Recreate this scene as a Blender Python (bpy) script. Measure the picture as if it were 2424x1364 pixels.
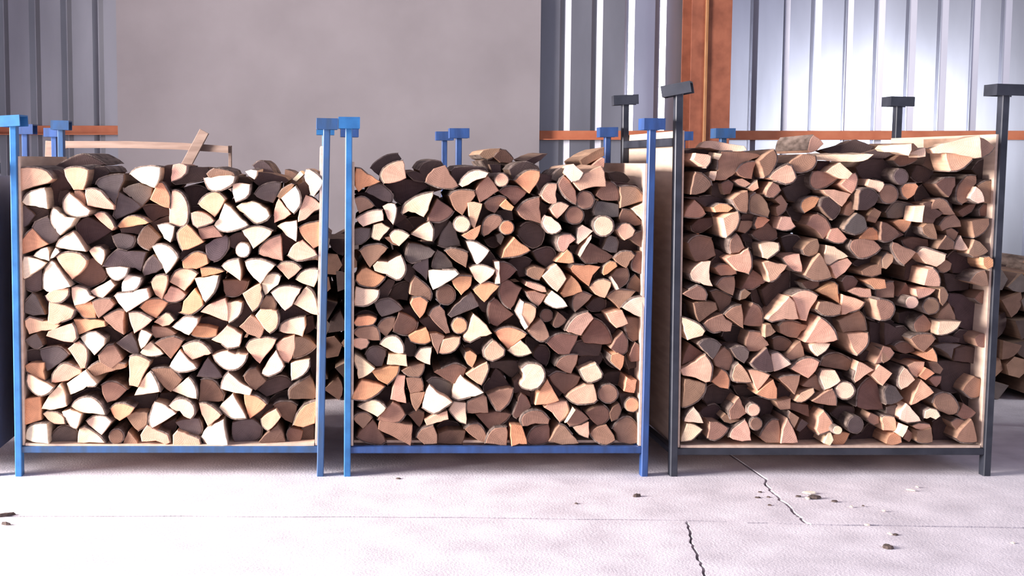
import bpy, math, random
from mathutils import Vector, Matrix
for o in list(bpy.data.objects):
    bpy.data.objects.remove(o)
random.seed(7)
C = bpy.context.scene.collection
PI = math.pi

# ---------------------------------------------------------------- camera
F = 2700.0                      # focal length in pixels of the 2424 x 1364 frame
PX, PITCH = 830.0, math.radians(4.5)
HZ = 380.0                      # horizon row
PY = HZ + F * math.tan(PITCH)
CAM = Vector((0.0, -4.5, 1.262))
cam_data = bpy.data.cameras.new('camera')
cam = bpy.data.objects.new('camera', cam_data)
C.objects.link(cam)
cam.location = CAM
cam.rotation_euler = (PI / 2 - PITCH, 0, 0)
cam_data.sensor_width = 36.0
cam_data.lens = 36.0 * F / 2424.0
cam_data.shift_x = (1212.0 - PX) / 2424.0
cam_data.shift_y = -(682.0 - PY) / 2424.0
cam_data.clip_end = 200
bpy.context.scene.camera = cam

# ---------------------------------------------------------------- world, light, exposure
world = bpy.data.worlds.new('sky'); bpy.context.scene.world = world
world.use_nodes = True
bg = world.node_tree.nodes['Background']
bg.inputs['Color'].default_value = (0.70, 0.71, 1.0, 1)
bg.inputs['Strength'].default_value = 0.6

def area(name, loc, target, sx, sy, power, color):
    l = bpy.data.lights.new(name, 'AREA'); l.shape = 'RECTANGLE'; l.size = sx; l.size_y = sy
    l.energy = power; l.color = color
    o = bpy.data.objects.new(name, l); C.objects.link(o)
    o.location = loc
    d = Vector(target) - Vector(loc)
    o.rotation_euler = d.to_track_quat('-Z', 'Y').to_euler()
    return o
# daylight that falls in through the tall side doorway on the left
area('doorway_daylight_left', (-7.9, -1.7, 2.2), (0.6, -2.0, 0.6), 3.0, 3.0, 2950, (1.0, 0.935, 0.92))
# added lamp with no doorway behind it, for the hot reflection in the cladding
area('reflection_lamp_right', (6.3, 0.0, 1.45), (2.0, 4.5, 1.45), 1.6, 1.1, 110, (0.88, 0.93, 1.0))

vs = bpy.context.scene.view_settings
vs.view_transform = 'Standard'; vs.look = 'None'; vs.gamma = 1.0; vs.use_curve_mapping = False
vs.exposure = 0.25

# ---------------------------------------------------------------- helpers
CP, SP = math.cos(PITCH), math.sin(PITCH)
def ray(px, py):
    cx, cy = (px - PX) / F, -(py - PY) / F
    return Vector((cx, CP + cy * SP, cy * CP - SP))
def at(px, py, Y):
    """world point seen at a photo pixel, on the vertical plane at depth Y"""
    d = ray(px, py); t = (Y - CAM.y) / d.y
    return CAM + d * t
def on_floor(px, py, z=0.0):
    d = ray(px, py); t = (z - CAM.z) / d.z
    return CAM + d * t

MATS = {}
def nodes(name):
    m = bpy.data.materials.new(name); m.use_nodes = True
    nt = m.node_tree
    MATS[name] = m
    return m, nt, nt.nodes, nt.links, nt.nodes['Principled BSDF']
def mat_noise(name, c1, c2, scale=8, detail=4, rough=0.7, metal=0.0, stretch=None, bump=0.0, ramp=(0.35, 0.65), spec=0.3, bscale=None):
    m, nt, N, L, B = nodes(name)
    tc = N.new('ShaderNodeTexCoord'); mp = N.new('ShaderNodeMapping')
    if stretch: mp.inputs['Scale'].default_value = stretch
    L.new(tc.outputs['Object'], mp.inputs['Vector'])
    n = N.new('ShaderNodeTexNoise'); n.inputs['Scale'].default_value = scale; n.inputs['Detail'].default_value = detail
    L.new(mp.outputs['Vector'], n.inputs['Vector'])
    r = N.new('ShaderNodeValToRGB')
    r.color_ramp.elements[0].position = ramp[0]; r.color_ramp.elements[1].position = ramp[1]
    r.color_ramp.elements[0].color = (*c1, 1); r.color_ramp.elements[1].color = (*c2, 1)
    L.new(n.outputs['Fac'], r.inputs['Fac']); L.new(r.outputs['Color'], B.inputs['Base Color'])
    B.inputs['Roughness'].default_value = rough; B.inputs['Metallic'].default_value = metal
    B.inputs['Specular IOR Level'].default_value = spec
    if bump:
        n2 = N.new('ShaderNodeTexNoise'); n2.inputs['Scale'].default_value = bscale or scale * 4; n2.inputs['Detail'].default_value = 5
        L.new(mp.outputs['Vector'], n2.inputs['Vector'])
        b = N.new('ShaderNodeBump'); b.inputs['Strength'].default_value = bump; b.inputs['Distance'].default_value = 0.01
        L.new(n2.outputs['Fac'], b.inputs['Height']); L.new(b.outputs['Normal'], B.inputs['Normal'])
    return m

def obj(name, verts, faces, mat, parent=None, midx=None, smooth=False):
    me = bpy.data.meshes.new(name)
    me.from_pydata([tuple(v) for v in verts], [], faces)
    for m in (mat if isinstance(mat, (list, tuple)) else [mat]):
        me.materials.append(m)
    if midx: me.polygons.foreach_set('material_index', midx)
    if smooth: me.polygons.foreach_set('use_smooth', [True] * len(me.polygons))
    me.update()
    o = bpy.data.objects.new(name, me); C.objects.link(o)
    if parent: o.parent = parent
    return o
def empty(name, loc=(0, 0, 0)):
    o = bpy.data.objects.new(name, None); C.objects.link(o); o.location = loc
    o.empty_display_size = 0.1
    return o
def tag(o, label=None, cat=None, group=None, kind=None):
    if label: o['label'] = label
    if cat: o['category'] = cat
    if group: o['group'] = group
    if kind: o['kind'] = kind
    return o
class MB:
    """collects shapes for one mesh"""
    def __init__(s): s.v = []; s.f = []
    def box(s, x0, x1, y0, y1, z0, z1):
        b = len(s.v)
        s.v += [Vector(p) for p in ((x0,y0,z0),(x1,y0,z0),(x1,y1,z0),(x0,y1,z0),(x0,y0,z1),(x1,y0,z1),(x1,y1,z1),(x0,y1,z1))]
        s.f += [tuple(b + i for i in q) for q in ((0,3,2,1),(4,5,6,7),(0,1,5,4),(1,2,6,5),(2,3,7,6),(3,0,4,7))]
        return s
    def bar(s, a, b, w, d, side=Vector((1, 0, 0)), bev=0.003):
        """a bar of chamfered rectangular section from a to b"""
        a, b = Vector(a), Vector(b)
        ax = (b - a).normalized()
        u = (side - ax * side.dot(ax)).normalized(); v = ax.cross(u).normalized()
        k = len(s.v); w2, d2 = w / 2, d / 2
        prof = [(-w2+bev,-d2),(w2-bev,-d2),(w2,-d2+bev),(w2,d2-bev),(w2-bev,d2),(-w2+bev,d2),(-w2,d2-bev),(-w2,-d2+bev)]
        for p in (a, b):
            for (i, j) in prof: s.v.append(p + u * i + v * j)
        n = 8
        for i in range(n):
            j = (i + 1) % n
            s.f.append((k+i, k+j, k+n+j, k+n+i))
        s.f.append(tuple(k + i for i in reversed(range(n)))); s.f.append(tuple(k + n + i for i in range(n)))
        return s
    def prism(s, pts, off):
        """polygon (list of Vectors) swept along off"""
        k = len(s.v); n = len(pts)
        s.v += [Vector(p) for p in pts] + [Vector(p) + Vector(off) for p in pts]
        s.f.append(tuple(range(k, k + n))); s.f.append(tuple(reversed(range(k + n, k + 2 * n))))
        for i in range(n):
            j = (i + 1) % n
            s.f.append((k+j, k+i, k+n+i, k+n+j))
        return s
    def build(s, name, mat, parent=None, origin=None):
        vs_ = s.v if origin is None else [v - Vector(origin) for v in s.v]
        o = obj(name, vs_, s.f, mat, parent)
        if origin is not None and parent is None: o.location = origin
        me = o.data
        import bmesh
        bm = bmesh.new(); bm.from_mesh(me); bmesh.ops.recalc_face_normals(bm, faces=bm.faces[:]); bm.to_mesh(me); bm.free()
        return o

# ---------------------------------------------------------------- materials
concrete = mat_noise('concrete', (0.56, 0.51, 0.54), (0.77, 0.71, 0.74), scale=5.5, detail=12, rough=0.85, bump=0.22, bscale=110, ramp=(0.28, 0.66))
subsoil = mat_noise('crack_dirt', (0.03, 0.028, 0.03), (0.07, 0.06, 0.06), scale=20)
plaster = mat_noise('beige_board', (0.235, 0.207, 0.214), (0.275, 0.244, 0.252), scale=1.6, detail=6, rough=0.75)
metal_dim = mat_noise('galvanised_dim', (0.185, 0.185, 0.21), (0.24, 0.24, 0.27), scale=3, detail=6, rough=0.5, metal=0.6, stretch=(1, 1, 0.25), bump=0.04)  # same cladding, coloured darker and rougher to hold back reflected daylight
metal_lit = mat_noise('galvanised_lit', (0.44, 0.44, 0.49), (0.54, 0.54, 0.60), scale=3, detail=6, rough=0.33, metal=0.85, stretch=(1, 1, 0.25), bump=0.03)  # lighter, glossier copy; part of the reflected daylight is in its colour
rust = mat_noise('rust_primer', (0.20, 0.062, 0.034), (0.30, 0.10, 0.055), scale=9, detail=8, rough=0.7, bump=0.1)
rust_o = mat_noise('orange_primer', (0.42, 0.125, 0.06), (0.50, 0.17, 0.085), scale=7, detail=6, rough=0.65)
blue = mat_noise('blue_paint', (0.018, 0.115, 0.30), (0.032, 0.18, 0.43), scale=14, detail=7, rough=0.42, spec=0.5, bump=0.04)
blue_d = mat_noise('blue_paint_dull', (0.035, 0.075, 0.15), (0.03, 0.10, 0.26), scale=9, detail=8, rough=0.5, stretch=(3, 3, 0.7), spec=0.5, bump=0.05)  # greyer, darker blue for some posts and the left rack's beam
navy = mat_noise('blue_paint_dark', (0.02, 0.05, 0.15), (0.028, 0.08, 0.25), scale=9, detail=8, rough=0.5, stretch=(3, 3, 0.7), spec=0.5, bump=0.05)  # darker blue for rear posts, caps, beams and some front posts
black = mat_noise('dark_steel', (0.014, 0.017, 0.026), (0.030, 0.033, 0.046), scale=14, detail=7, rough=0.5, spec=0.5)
ply = mat_noise('plywood', (0.62, 0.45, 0.34), (0.74, 0.56, 0.43), scale=6, detail=6, rough=0.75, stretch=(6, 1, 6), bump=0.05)
oldwood = mat_noise('weathered_timber', (0.24, 0.16, 0.125), (0.34, 0.24, 0.19), scale=8, detail=7, rough=0.8, stretch=(0.5, 4, 4), bump=0.15)
chip_pale = mat_noise('splinter_pale', (0.80, 0.68, 0.52), (0.88, 0.78, 0.64), scale=30, rough=0.8)
chip_dark = mat_noise('bark_crumb', (0.06, 0.045, 0.04), (0.14, 0.10, 0.085), scale=40, rough=0.9)
outer = mat_noise('outer_wall', (0.10, 0.10, 0.12), (0.14, 0.14, 0.16), scale=2, rough=0.6)

def wood_mat(name, ring):
    m, nt, N, L, B = nodes(name)
    tone = N.new('ShaderNodeAttribute'); tone.attribute_name = 'tone'
    loc = N.new('ShaderNodeAttribute'); loc.attribute_name = 'grain'
    if ring:
        sep = N.new('ShaderNodeSeparateXYZ'); L.new(loc.outputs['Vector'], sep.inputs[0])
        cmb = N.new('ShaderNodeCombineXYZ'); L.new(sep.outputs['X'], cmb.inputs['X']); L.new(sep.outputs['Z'], cmb.inputs['Y'])
        ln = N.new('ShaderNodeVectorMath'); ln.operation = 'LENGTH'; L.new(cmb.outputs[0], ln.inputs[0])
        nz = N.new('ShaderNodeTexNoise'); nz.inputs['Scale'].default_value = 14; nz.inputs['Detail'].default_value = 3
        L.new(loc.outputs['Vector'], nz.inputs['Vector'])
        w = N.new('ShaderNodeMath'); w.operation = 'MULTIPLY_ADD'; w.inputs[1].default_value = 0.03
        L.new(nz.outputs['Fac'], w.inputs[0]); L.new(ln.outputs['Value'], w.inputs[2])
        k = N.new('ShaderNodeMath'); k.operation = 'MULTIPLY'; k.inputs[1].default_value = 900
        L.new(w.outputs[0], k.inputs[0])
        s = N.new('ShaderNodeMath'); s.operation = 'SINE'; L.new(k.outputs[0], s.inputs[0])
        # radial drying checks
        at2 = N.new('ShaderNodeMath'); at2.operation = 'ARCTAN2'
        L.new(sep.outputs['X'], at2.inputs[0]); L.new(sep.outputs['Z'], at2.inputs[1])
        ra = N.new('ShaderNodeMath'); ra.operation = 'MULTIPLY'; ra.inputs[1].default_value = 9; L.new(at2.outputs[0], ra.inputs[0])
        nr = N.new('ShaderNodeTexNoise'); nr.noise_dimensions = '2D'; nr.inputs['Scale'].default_value = 1.0; nr.inputs['Detail'].default_value = 4
        c2 = N.new('ShaderNodeCombineXYZ'); L.new(ra.outputs[0], c2.inputs['X'])
        l5 = N.new('ShaderNodeMath'); l5.operation = 'MULTIPLY'; l5.inputs[1].default_value = 6; L.new(ln.outputs['Value'], l5.inputs[0]); L.new(l5.outputs[0], c2.inputs['Y'])
        L.new(c2.outputs[0], nr.inputs['Vector'])
        mix = N.new('ShaderNodeMath'); mix.operation = 'MULTIPLY_ADD'; mix.inputs[1].default_value = 0.06; mix.inputs[2].default_value = 0.80
        L.new(s.outputs[0], mix.inputs[0])
        a2 = N.new('ShaderNodeMath'); a2.operation = 'MULTIPLY_ADD'; a2.inputs[1].default_value = 0.30
        L.new(nr.outputs['Fac'], a2.inputs[0]); L.new(mix.outputs[0], a2.inputs[2])
        val = a2
    else:
        mp = N.new('ShaderNodeMapping'); mp.inputs['Scale'].default_value = (70, 5, 70); L.new(loc.outputs['Vector'], mp.inputs['Vector'])
        nr = N.new('ShaderNodeTexNoise'); nr.inputs['Scale'].default_value = 1.0; nr.inputs['Detail'].default_value = 5; L.new(mp.outputs[0], nr.inputs['Vector'])
        a2 = N.new('ShaderNodeMath'); a2.operation = 'MULTIPLY_ADD'; a2.inputs[1].default_value = 0.8; a2.inputs[2].default_value = 0.55
        L.new(nr.outputs['Fac'], a2.inputs[0]); val = a2
    big = N.new('ShaderNodeTexNoise'); big.inputs['Scale'].default_value = 18; big.inputs['Detail'].default_value = 5
    L.new(loc.outputs['Vector'], big.inputs['Vector'])
    b2 = N.new('ShaderNodeMath'); b2.operation = 'MULTIPLY_ADD'; b2.inputs[1].default_value = 0.8; b2.inputs[2].default_value = 0.60
    L.new(big.outputs['Fac'], b2.inputs[0])
    mm = N.new('ShaderNodeMath'); mm.operation = 'MULTIPLY'; L.new(val.outputs[0], mm.inputs[0]); L.new(b2.outputs[0], mm.inputs[1])
    sc = N.new('ShaderNodeVectorMath'); sc.operation = 'SCALE'
    L.new(tone.outputs['Color'], sc.inputs[0]); L.new(mm.outputs[0], sc.inputs['Scale'])
    L.new(sc.outputs[0], B.inputs['Base Color'])
    B.inputs['Roughness'].default_value = 0.82; B.inputs['Specular IOR Level'].default_value = 0.15
    bp = N.new('ShaderNodeBump'); bp.inputs['Strength'].default_value = 0.35; bp.inputs['Distance'].default_value = 0.004
    L.new(mm.outputs[0], bp.inputs['Height']); L.new(bp.outputs['Normal'], B.inputs['Normal'])
    return m
end_grain = wood_mat('log_end_grain', True)
split_side = wood_mat('log_split_side', False)
bark_mat = mat_noise('log_bark', (0.10, 0.07, 0.055), (0.27, 0.20, 0.165), scale=35, detail=6, rough=0.9, stretch=(1, 0.35, 1), bump=0.5, bscale=70)

# ---------------------------------------------------------------- floor: four concrete slabs parted by a joint and two cracks
floor = empty('floor'); tag(floor, 'pale concrete shed floor with a joint and cracks', kind='structure')
XL, XR, YN, YF = -9.5, 8.0, -8.0, 4.75
rj = random.Random(3)
def jag(pts, n, amp, horiz):
    out = []
    for a, b in zip(pts, pts[1:]):
        for i in range(n):
            t = i / n; p = a.lerp(b, t)
            d = rj.uniform(-amp, amp)
            out.append(Vector((p.x + (d if not horiz else 0), p.y + (d if horiz else 0), 0)))
    out.append(pts[-1].copy()); return out
jpx = [(-900, 1224), (300, 1222), (1100, 1226), (1627, 1233), (1914, 1242), (2424, 1251), (3300, 1266)]
joint = [on_floor(*p) for p in jpx]
joint[0] = Vector((XL, joint[0].y, 0)); joint[-1] = Vector((XR, joint[-1].y, 0))
JL = jag(joint[:5], 6, 0.004, True)          # to the first crack's foot
JR = jag(joint[4:], 6, 0.004, True)
c1 = [on_floor(*p) for p in [(1912,1240),(1893,1226),(1880,1215),(1872,1205),(1862,1197),(1842,1180),(1826,1165),(1815,1150),(1808,1130)]]
c1[0] = joint[4].copy()
c1 += [Vector((c1[-1].x - 0.12, 1.8, 0)), Vector((c1[-1].x - 0.3, YF, 0))]
C1 = jag(c1, 4, 0.006, False)
c2 = [joint[3].copy()] + [on_floor(*p) for p in [(1630,1255),(1635,1280),(1645,1300),(1655,1325),(1663,1350),(1672,1372)]]
c2 += [Vector((c2[-1].x + 0.2, -3.5, 0)), Vector((c2[-1].x + 0.1, YN, 0))]
C2 = jag(c2, 4, 0.005, False)
i3 = min(range(len(JL)), key=lambda i: (JL[i] - joint[3]).length)
ALLJ = JL + JR[1:]
def slab(outline, lift):
    mb = MB(); mb.prism([Vector((p.x, p.y, lift)) for p in outline], (0, 0, -0.12))
    return mb.build('concrete_slab', concrete, floor)
g = 0.005
dn = Vector((0, g, 0)); dx = Vector((g, 0, 0))
slab([p + dn for p in JL] + [p - dx * 1.2 for p in C1[1:]] + [Vector((XL, YF, 0))], 0.0)
slab([p + dx * 1.2 + dn * 0.5 for p in C1] + [Vector((XR, YF, 0))] + [p + dn for p in reversed(JR[1:])], 0.0015)
slab([p - dn for p in JL[:i3]] + [p - dx for p in C2] + [Vector((XL, YN, 0))], 0.0)
slab([p - dn for p in ALLJ[i3:]] + [Vector((XR, YN, 0))] + [p + dx for p in reversed(C2[1:])], 0.0)
MB().box(XL, XR, YN, YF, -0.2, -0.05).build('sub_base', subsoil, floor)

# ---------------------------------------------------------------- back wall: corrugated sheets, beige board, girts
WY = 4.5
wall = empty('wall_back', (0, WY, 0)); tag(wall, 'back wall of ribbed grey metal sheets and a flat beige board', kind='structure')
H = 4.4
def sheet(x0, n, m, pitch=0.2467, depth=0.026):
    """n ribs of trapezoid cladding; each rib is a shallow groove"""
    prof = []
    for i in range(n):
        x = x0 + i * pitch
        prof += [(x, 0), (x + 0.038, depth), (x + 0.046, depth), (x + 0.088, 0)]
    prof.append((x0 + n * pitch + 0.012, 0))
    v = []; f = []
    for (x, y) in prof:
        v += [(x, y, 0), (x, y, H)]
    for i in range(len(prof) - 1):
        f.append((2*i, 2*i+2, 2*i+3, 2*i+1))
    o = obj('corrugated_sheet', v, f, m, wall)
    md = o.modifiers.new('gauge', 'SOLIDIFY'); md.thickness = 0.0015; md.offset = 1
    return o
def wx(px, py=305): return at(px, py, WY).x
xa = wx(-75)
for k in range(1, 4): sheet(xa - 0.2467 * 8 * k, 8, metal_dim)
sheet(xa, 6, metal_dim)
xb = wx(1322)
sheet(xb - 0.2467 * 2, 4, metal_dim); sheet(xb + 0.2467 * 2, 5, metal_lit)
xc = wx(1762)
for k in range(4): sheet(xc + 0.2467 * (4 * k - 1), 4, metal_lit)
pl0, pl1 = wx(285), wx(1272)
MB().box(pl0, pl1, -0.10, -0.045, 0, H).build('flat_board', plaster, wall)
def girt(name, px0, px1, py0, py1):
    z0, z1 = at(900, py1, WY - 0.08).z, at(900, py0, WY - 0.08).z
    mb = MB(); x0, x1 = at(px0, 310, WY).x, at(px1, 310, WY).x
    mb.box(x0, x1, -0.012, -0.004, z0, z1); mb.box(x0, x1, -0.075, -0.0121, z0, z0 + 0.007)
    return mb.build(name, rust_o, wall)
girt('girt', -900, 284, 297, 319)
girt('girt', 1273, 2900, 309, 331)
# outer shell, mostly out of frame
MB().box(-5.05, -5.0, 0.95, 4.5, 0, H).build('wall_left_stub', outer).__setitem__('kind', 'structure')  # unseen stub, placed to shade the left end of the back wall
wr = MB(); wr.box(6.6, 6.65, -1.3, 4.5, 0, H)
wr.build('wall_right', outer).__setitem__('kind', 'structure')
MB().box(-8.25, 6.65, -1.3, 4.6, H, H + 0.05).build('ceiling', outer).__setitem__('kind', 'structure')

# rust-red steel column in front of the cladding
col = empty('steel_column', (0, 0, 0))
tag(col, 'rust-red steel column rising behind the gap left of the right rack', 'column')
ca, cb = at(1631, 200, 4.2).x, at(1725, 200, 4.2).x
cm = ca + (cb - ca) * 0.36
MB().box(ca, cb, 4.16, 4.175, 0, H).build('flange', rust, col)
MB().box((ca + cb) / 2 - 0.006, (ca + cb) / 2 + 0.006, 4.176, 4.40, 0, H).build('web', rust, col)
MB().box(ca, cb, 4.401, 4.416, 0, H).build('flange', rust, col)
MB().bar((cm, 4.148, 0), (cm, 4.148, H), 0.022, 0.022).build('conduit', mat_noise('brown_conduit', (0.30, 0.13, 0.05), (0.36, 0.17, 0.07), rough=0.5), col)

# ---------------------------------------------------------------- racks
def post_line(p_top, p_bot, Y):
    a, b = at(*p_top, Y), at(*p_bot, Y)
    d = (a - b) / (a.z - b.z)
    b = b - d * b.z
    return a, b
def build_rack(label, front, rear, mats, panels, base, cap_size, cap_rot=(0, 0, 0, 0), rear_y=0.82, w=0.027, deck=True, beam=None, deck_y=-0.008):
    """front/rear: ((top px, bottom px) left, (top px, bottom px) right)"""
    L0 = post_line(*front[0], 0.0); 
    root = empty('log_rack', (0, 0, 0)); tag(root, label, 'log rack', 'steel firewood racks')
    tops = []
    posts = []
    for k, (pr, Y) in enumerate(((front[0], 0.0), (front[1], 0.0), (rear[0], rear_y), (rear[1], rear_y))):
        a, b = post_line(*pr, Y)
        if Y > 0.1: b = Vector((a.x + (posts[k - 2][1].x - posts[k - 2][0].x), b.y, 0)); a = Vector((a.x, Y, a.z))
        posts.append((a, b)); m = mats[k]
        mb = MB(); mb.bar(b, a, w, 0.04)
        p = mb.build('post', m, root)
        # cap: a short length of channel, flanges down, welded across the top of the post
        cw, ch, cd = cap_size
        mb = MB(); t = 0.006
        mb.box(-cw/2, cw/2, -cd/2, cd/2, ch - t, ch)
        mb.box(-cw/2, cw/2, -cd/2, -cd/2 + t, 0, ch - t - 0.0001)
        mb.box(-cw/2, cw/2, cd/2 - t, cd/2, 0, ch - t - 0.0001)
        mb.box(-cw/2, -cw/2 + t, -cd/2 + t + 0.0001, cd/2 - t - 0.0001, 0.0, ch - t - 0.0001)
        rot = Matrix.Rotation(cap_rot[k], 4, 'Z') @ Matrix.Rotation(cap_rot[k] * 0.4, 4, 'Y')
        mb.v = [rot @ v + a + Vector((0, 0, -ch + 0.012)) for v in mb.v]
        mb.build('post_cap', m, p)
    (fl, flb), (fr, frb), (rl, rlb), (rr, rrb) = posts
    def lerp_z(pp, z):
        a, b = pp; t = (z - b.z) / (a.z - b.z); return b.lerp(a, t)
    zb = base                                        # top of the beams
    for (p, q, m) in ((posts[0], posts[1], beam), (posts[2], posts[3], mats[2])):
        a, b = lerp_z(p, zb - 0.0135), lerp_z(q, zb - 0.0135)
        MB().bar(a + Vector((w/2, 0, 0)), b - Vector((w/2, 0, 0)), 0.03, 0.027, side=Vector((0, 1, 0))).build('cross_beam', m, root)
    for (p, q, m) in ((posts[0], posts[2], mats[0]), (posts[1], posts[3], mats[1])):
        a, b = lerp_z(p, zb - 0.0135), lerp_z(q, zb - 0.0135)
        MB().bar(a + Vector((0, 0.021, 0)), b - Vector((0, 0.021, 0)), 0.027, 0.027).build('side_rail', m, root)
        zt = (panels[0] if p is posts[0] else panels[1]) - 0.045
        a, b = lerp_z(p, zt), lerp_z(q, zt)
        MB().bar(a + Vector((0, 0.021, 0)), b - Vector((0, 0.021, 0)), 0.02, 0.034).build('side_rail', m, root)
    th = 0.009
    for s, (p, q, ptop) in ((1, (posts[0], posts[2], panels[0])), (-1, (posts[1], posts[3], panels[1]))):
        pts = []
        e = s * (w / 2 + 0.001)
        for (pp, z) in ((p, zb + 0.002), (p, ptop), (q, ptop), (q, zb + 0.002)):
            c = lerp_z(pp, z); pts.append(Vector((c.x + e, c.y + (-0.006 if pp is p else 0.0), c.z)))
        mb = MB(); mb.prism(pts, (s * th, 0, 0)); mb.build('plywood_side', ply, root)
    if deck:
        a, b = lerp_z(posts[0], zb), lerp_z(posts[1], zb)
        xs0, xs1 = a.x + w/2 + 0.013, b.x - w/2 - 0.013
        n = 8; v = []; sag = deck if isinstance(deck, float) else 0.0
        mb = MB(); th2 = 0.010
        pts = [Vector((xs0 + (xs1 - xs0) * i / n, deck_y, zb + 0.001 + th2 - sag * math.sin(PI * i / n))) for i in range(n + 1)]
        pts += [Vector((p.x, p.y, p.z - th2)) for p in reversed(pts)]
        mb.prism(pts, (0, rear_y - 0.03 - deck_y, 0)); mb.build('plywood_base', ply, root)
    return root, posts

z_at = lambda py, px=1000: at(px, py, 0.0).z
rack1, P1 = build_rack('blue steel log rack on the left, plywood sides, heaped with pale split logs',
    (((33, 281), (47, 1122)), ((774, 288), (758, 1127))), (((145, 292), (150, 900)), ((770, 304), (768, 900))),
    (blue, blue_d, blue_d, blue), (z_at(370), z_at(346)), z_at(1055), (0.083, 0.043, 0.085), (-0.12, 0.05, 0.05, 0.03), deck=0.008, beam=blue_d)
rack2, P2 = build_rack('blue steel log rack in the middle, between the left and right racks',
    (((826, 285), (822, 1127)), ((1543, 288), (1523, 1128))), (((827, 308), (824, 900)), ((1438, 308), (1425, 900))),
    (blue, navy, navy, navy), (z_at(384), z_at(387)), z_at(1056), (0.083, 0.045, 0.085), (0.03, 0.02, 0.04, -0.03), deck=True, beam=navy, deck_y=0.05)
rack3, P3 = build_rack('tall dark steel log rack on the right with light plywood lining',
    (((1606, 206), (1592, 1131)), ((2377, 208), (2330, 1131))), (((1480, 232), (1470, 900)), ((2126, 236), (2100, 900))),
    (black, black, black, black), (z_at(309), z_at(318)), z_at(1060), (0.112, 0.044, 0.085), (-0.42, 0.06, -0.1, 0.05), w=0.029, deck=True, beam=black)

def back_rack(label, xl, xr, y0, y1, top, mats):
    root = empty('log_rack', (0, 0, 0)); tag(root, label, 'log rack', 'steel firewood racks')
    for k, (x, y) in enumerate(((xl, y0), (xr, y0), (xl - 0.02, y1), (xr - 0.02, y1))):
        po = MB().bar((x, y, 0), (x, y, top), 0.03, 0.035).build('post', mats[k], root)
        mb = MB(); t = 0.006
        mb.box(-0.05, 0.05, -0.045, 0.045, 0.044, 0.05); mb.box(-0.05, 0.05, -0.045, -0.039, 0, 0.0439); mb.box(-0.05, 0.05, 0.039, 0.045, 0, 0.0439); mb.box(-0.05, -0.044, -0.0389, 0.0389, 0, 0.0439)
        mb.v = [v + Vector((x, y, top - 0.04)) for v in mb.v]; mb.build('post_cap', mats[k], po)
    for y in (y0, y1): MB().bar((xl + 0.016, y, 0.11), (xr - 0.04, y, 0.11), 0.03, 0.027, side=Vector((0, 1, 0))).build('cross_beam', mats[0], root)
    for x in (xl, xr): MB().bar((x, y0 + 0.02, 0.11), (x - 0.02, y1 - 0.02, 0.11), 0.027, 0.027).build('side_rail', mats[0], root)
    return root
back_rack('blue log rack standing behind the middle rack, post tops showing over its logs', 0.552, 1.90, 1.35, 2.0, 1.415, (navy, blue_d, navy, navy))
back_rack('dark blue log rack far left, one post showing behind the left rack', -3.0, -1.66, 1.35, 2.0, 1.435, (navy, navy, navy, navy))

rack0 = back_rack('dark log rack next in line beyond the left edge, left of the left rack', -2.72, -1.44, 0.0, 0.82, 1.25, (black, black, black, black))  # out of view; coloured black so its rails keep the left gap dark
back_rack('dark log rack next in line beyond the right edge, right of the right rack', 3.32, 4.6, 0.0, 0.82, 1.25, (black, black, black, black))
MB().box(-1.424, -1.420, 0.03, 0.79, 0.10, 1.20).build('gap_shade_sheet', mat_noise('gap_shade_colour', (0.055, 0.062, 0.10), (0.075, 0.083, 0.13), scale=6, rough=0.6), rack0)  # added sheet; its dark blue-grey stands in for shade in the left gap
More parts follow.
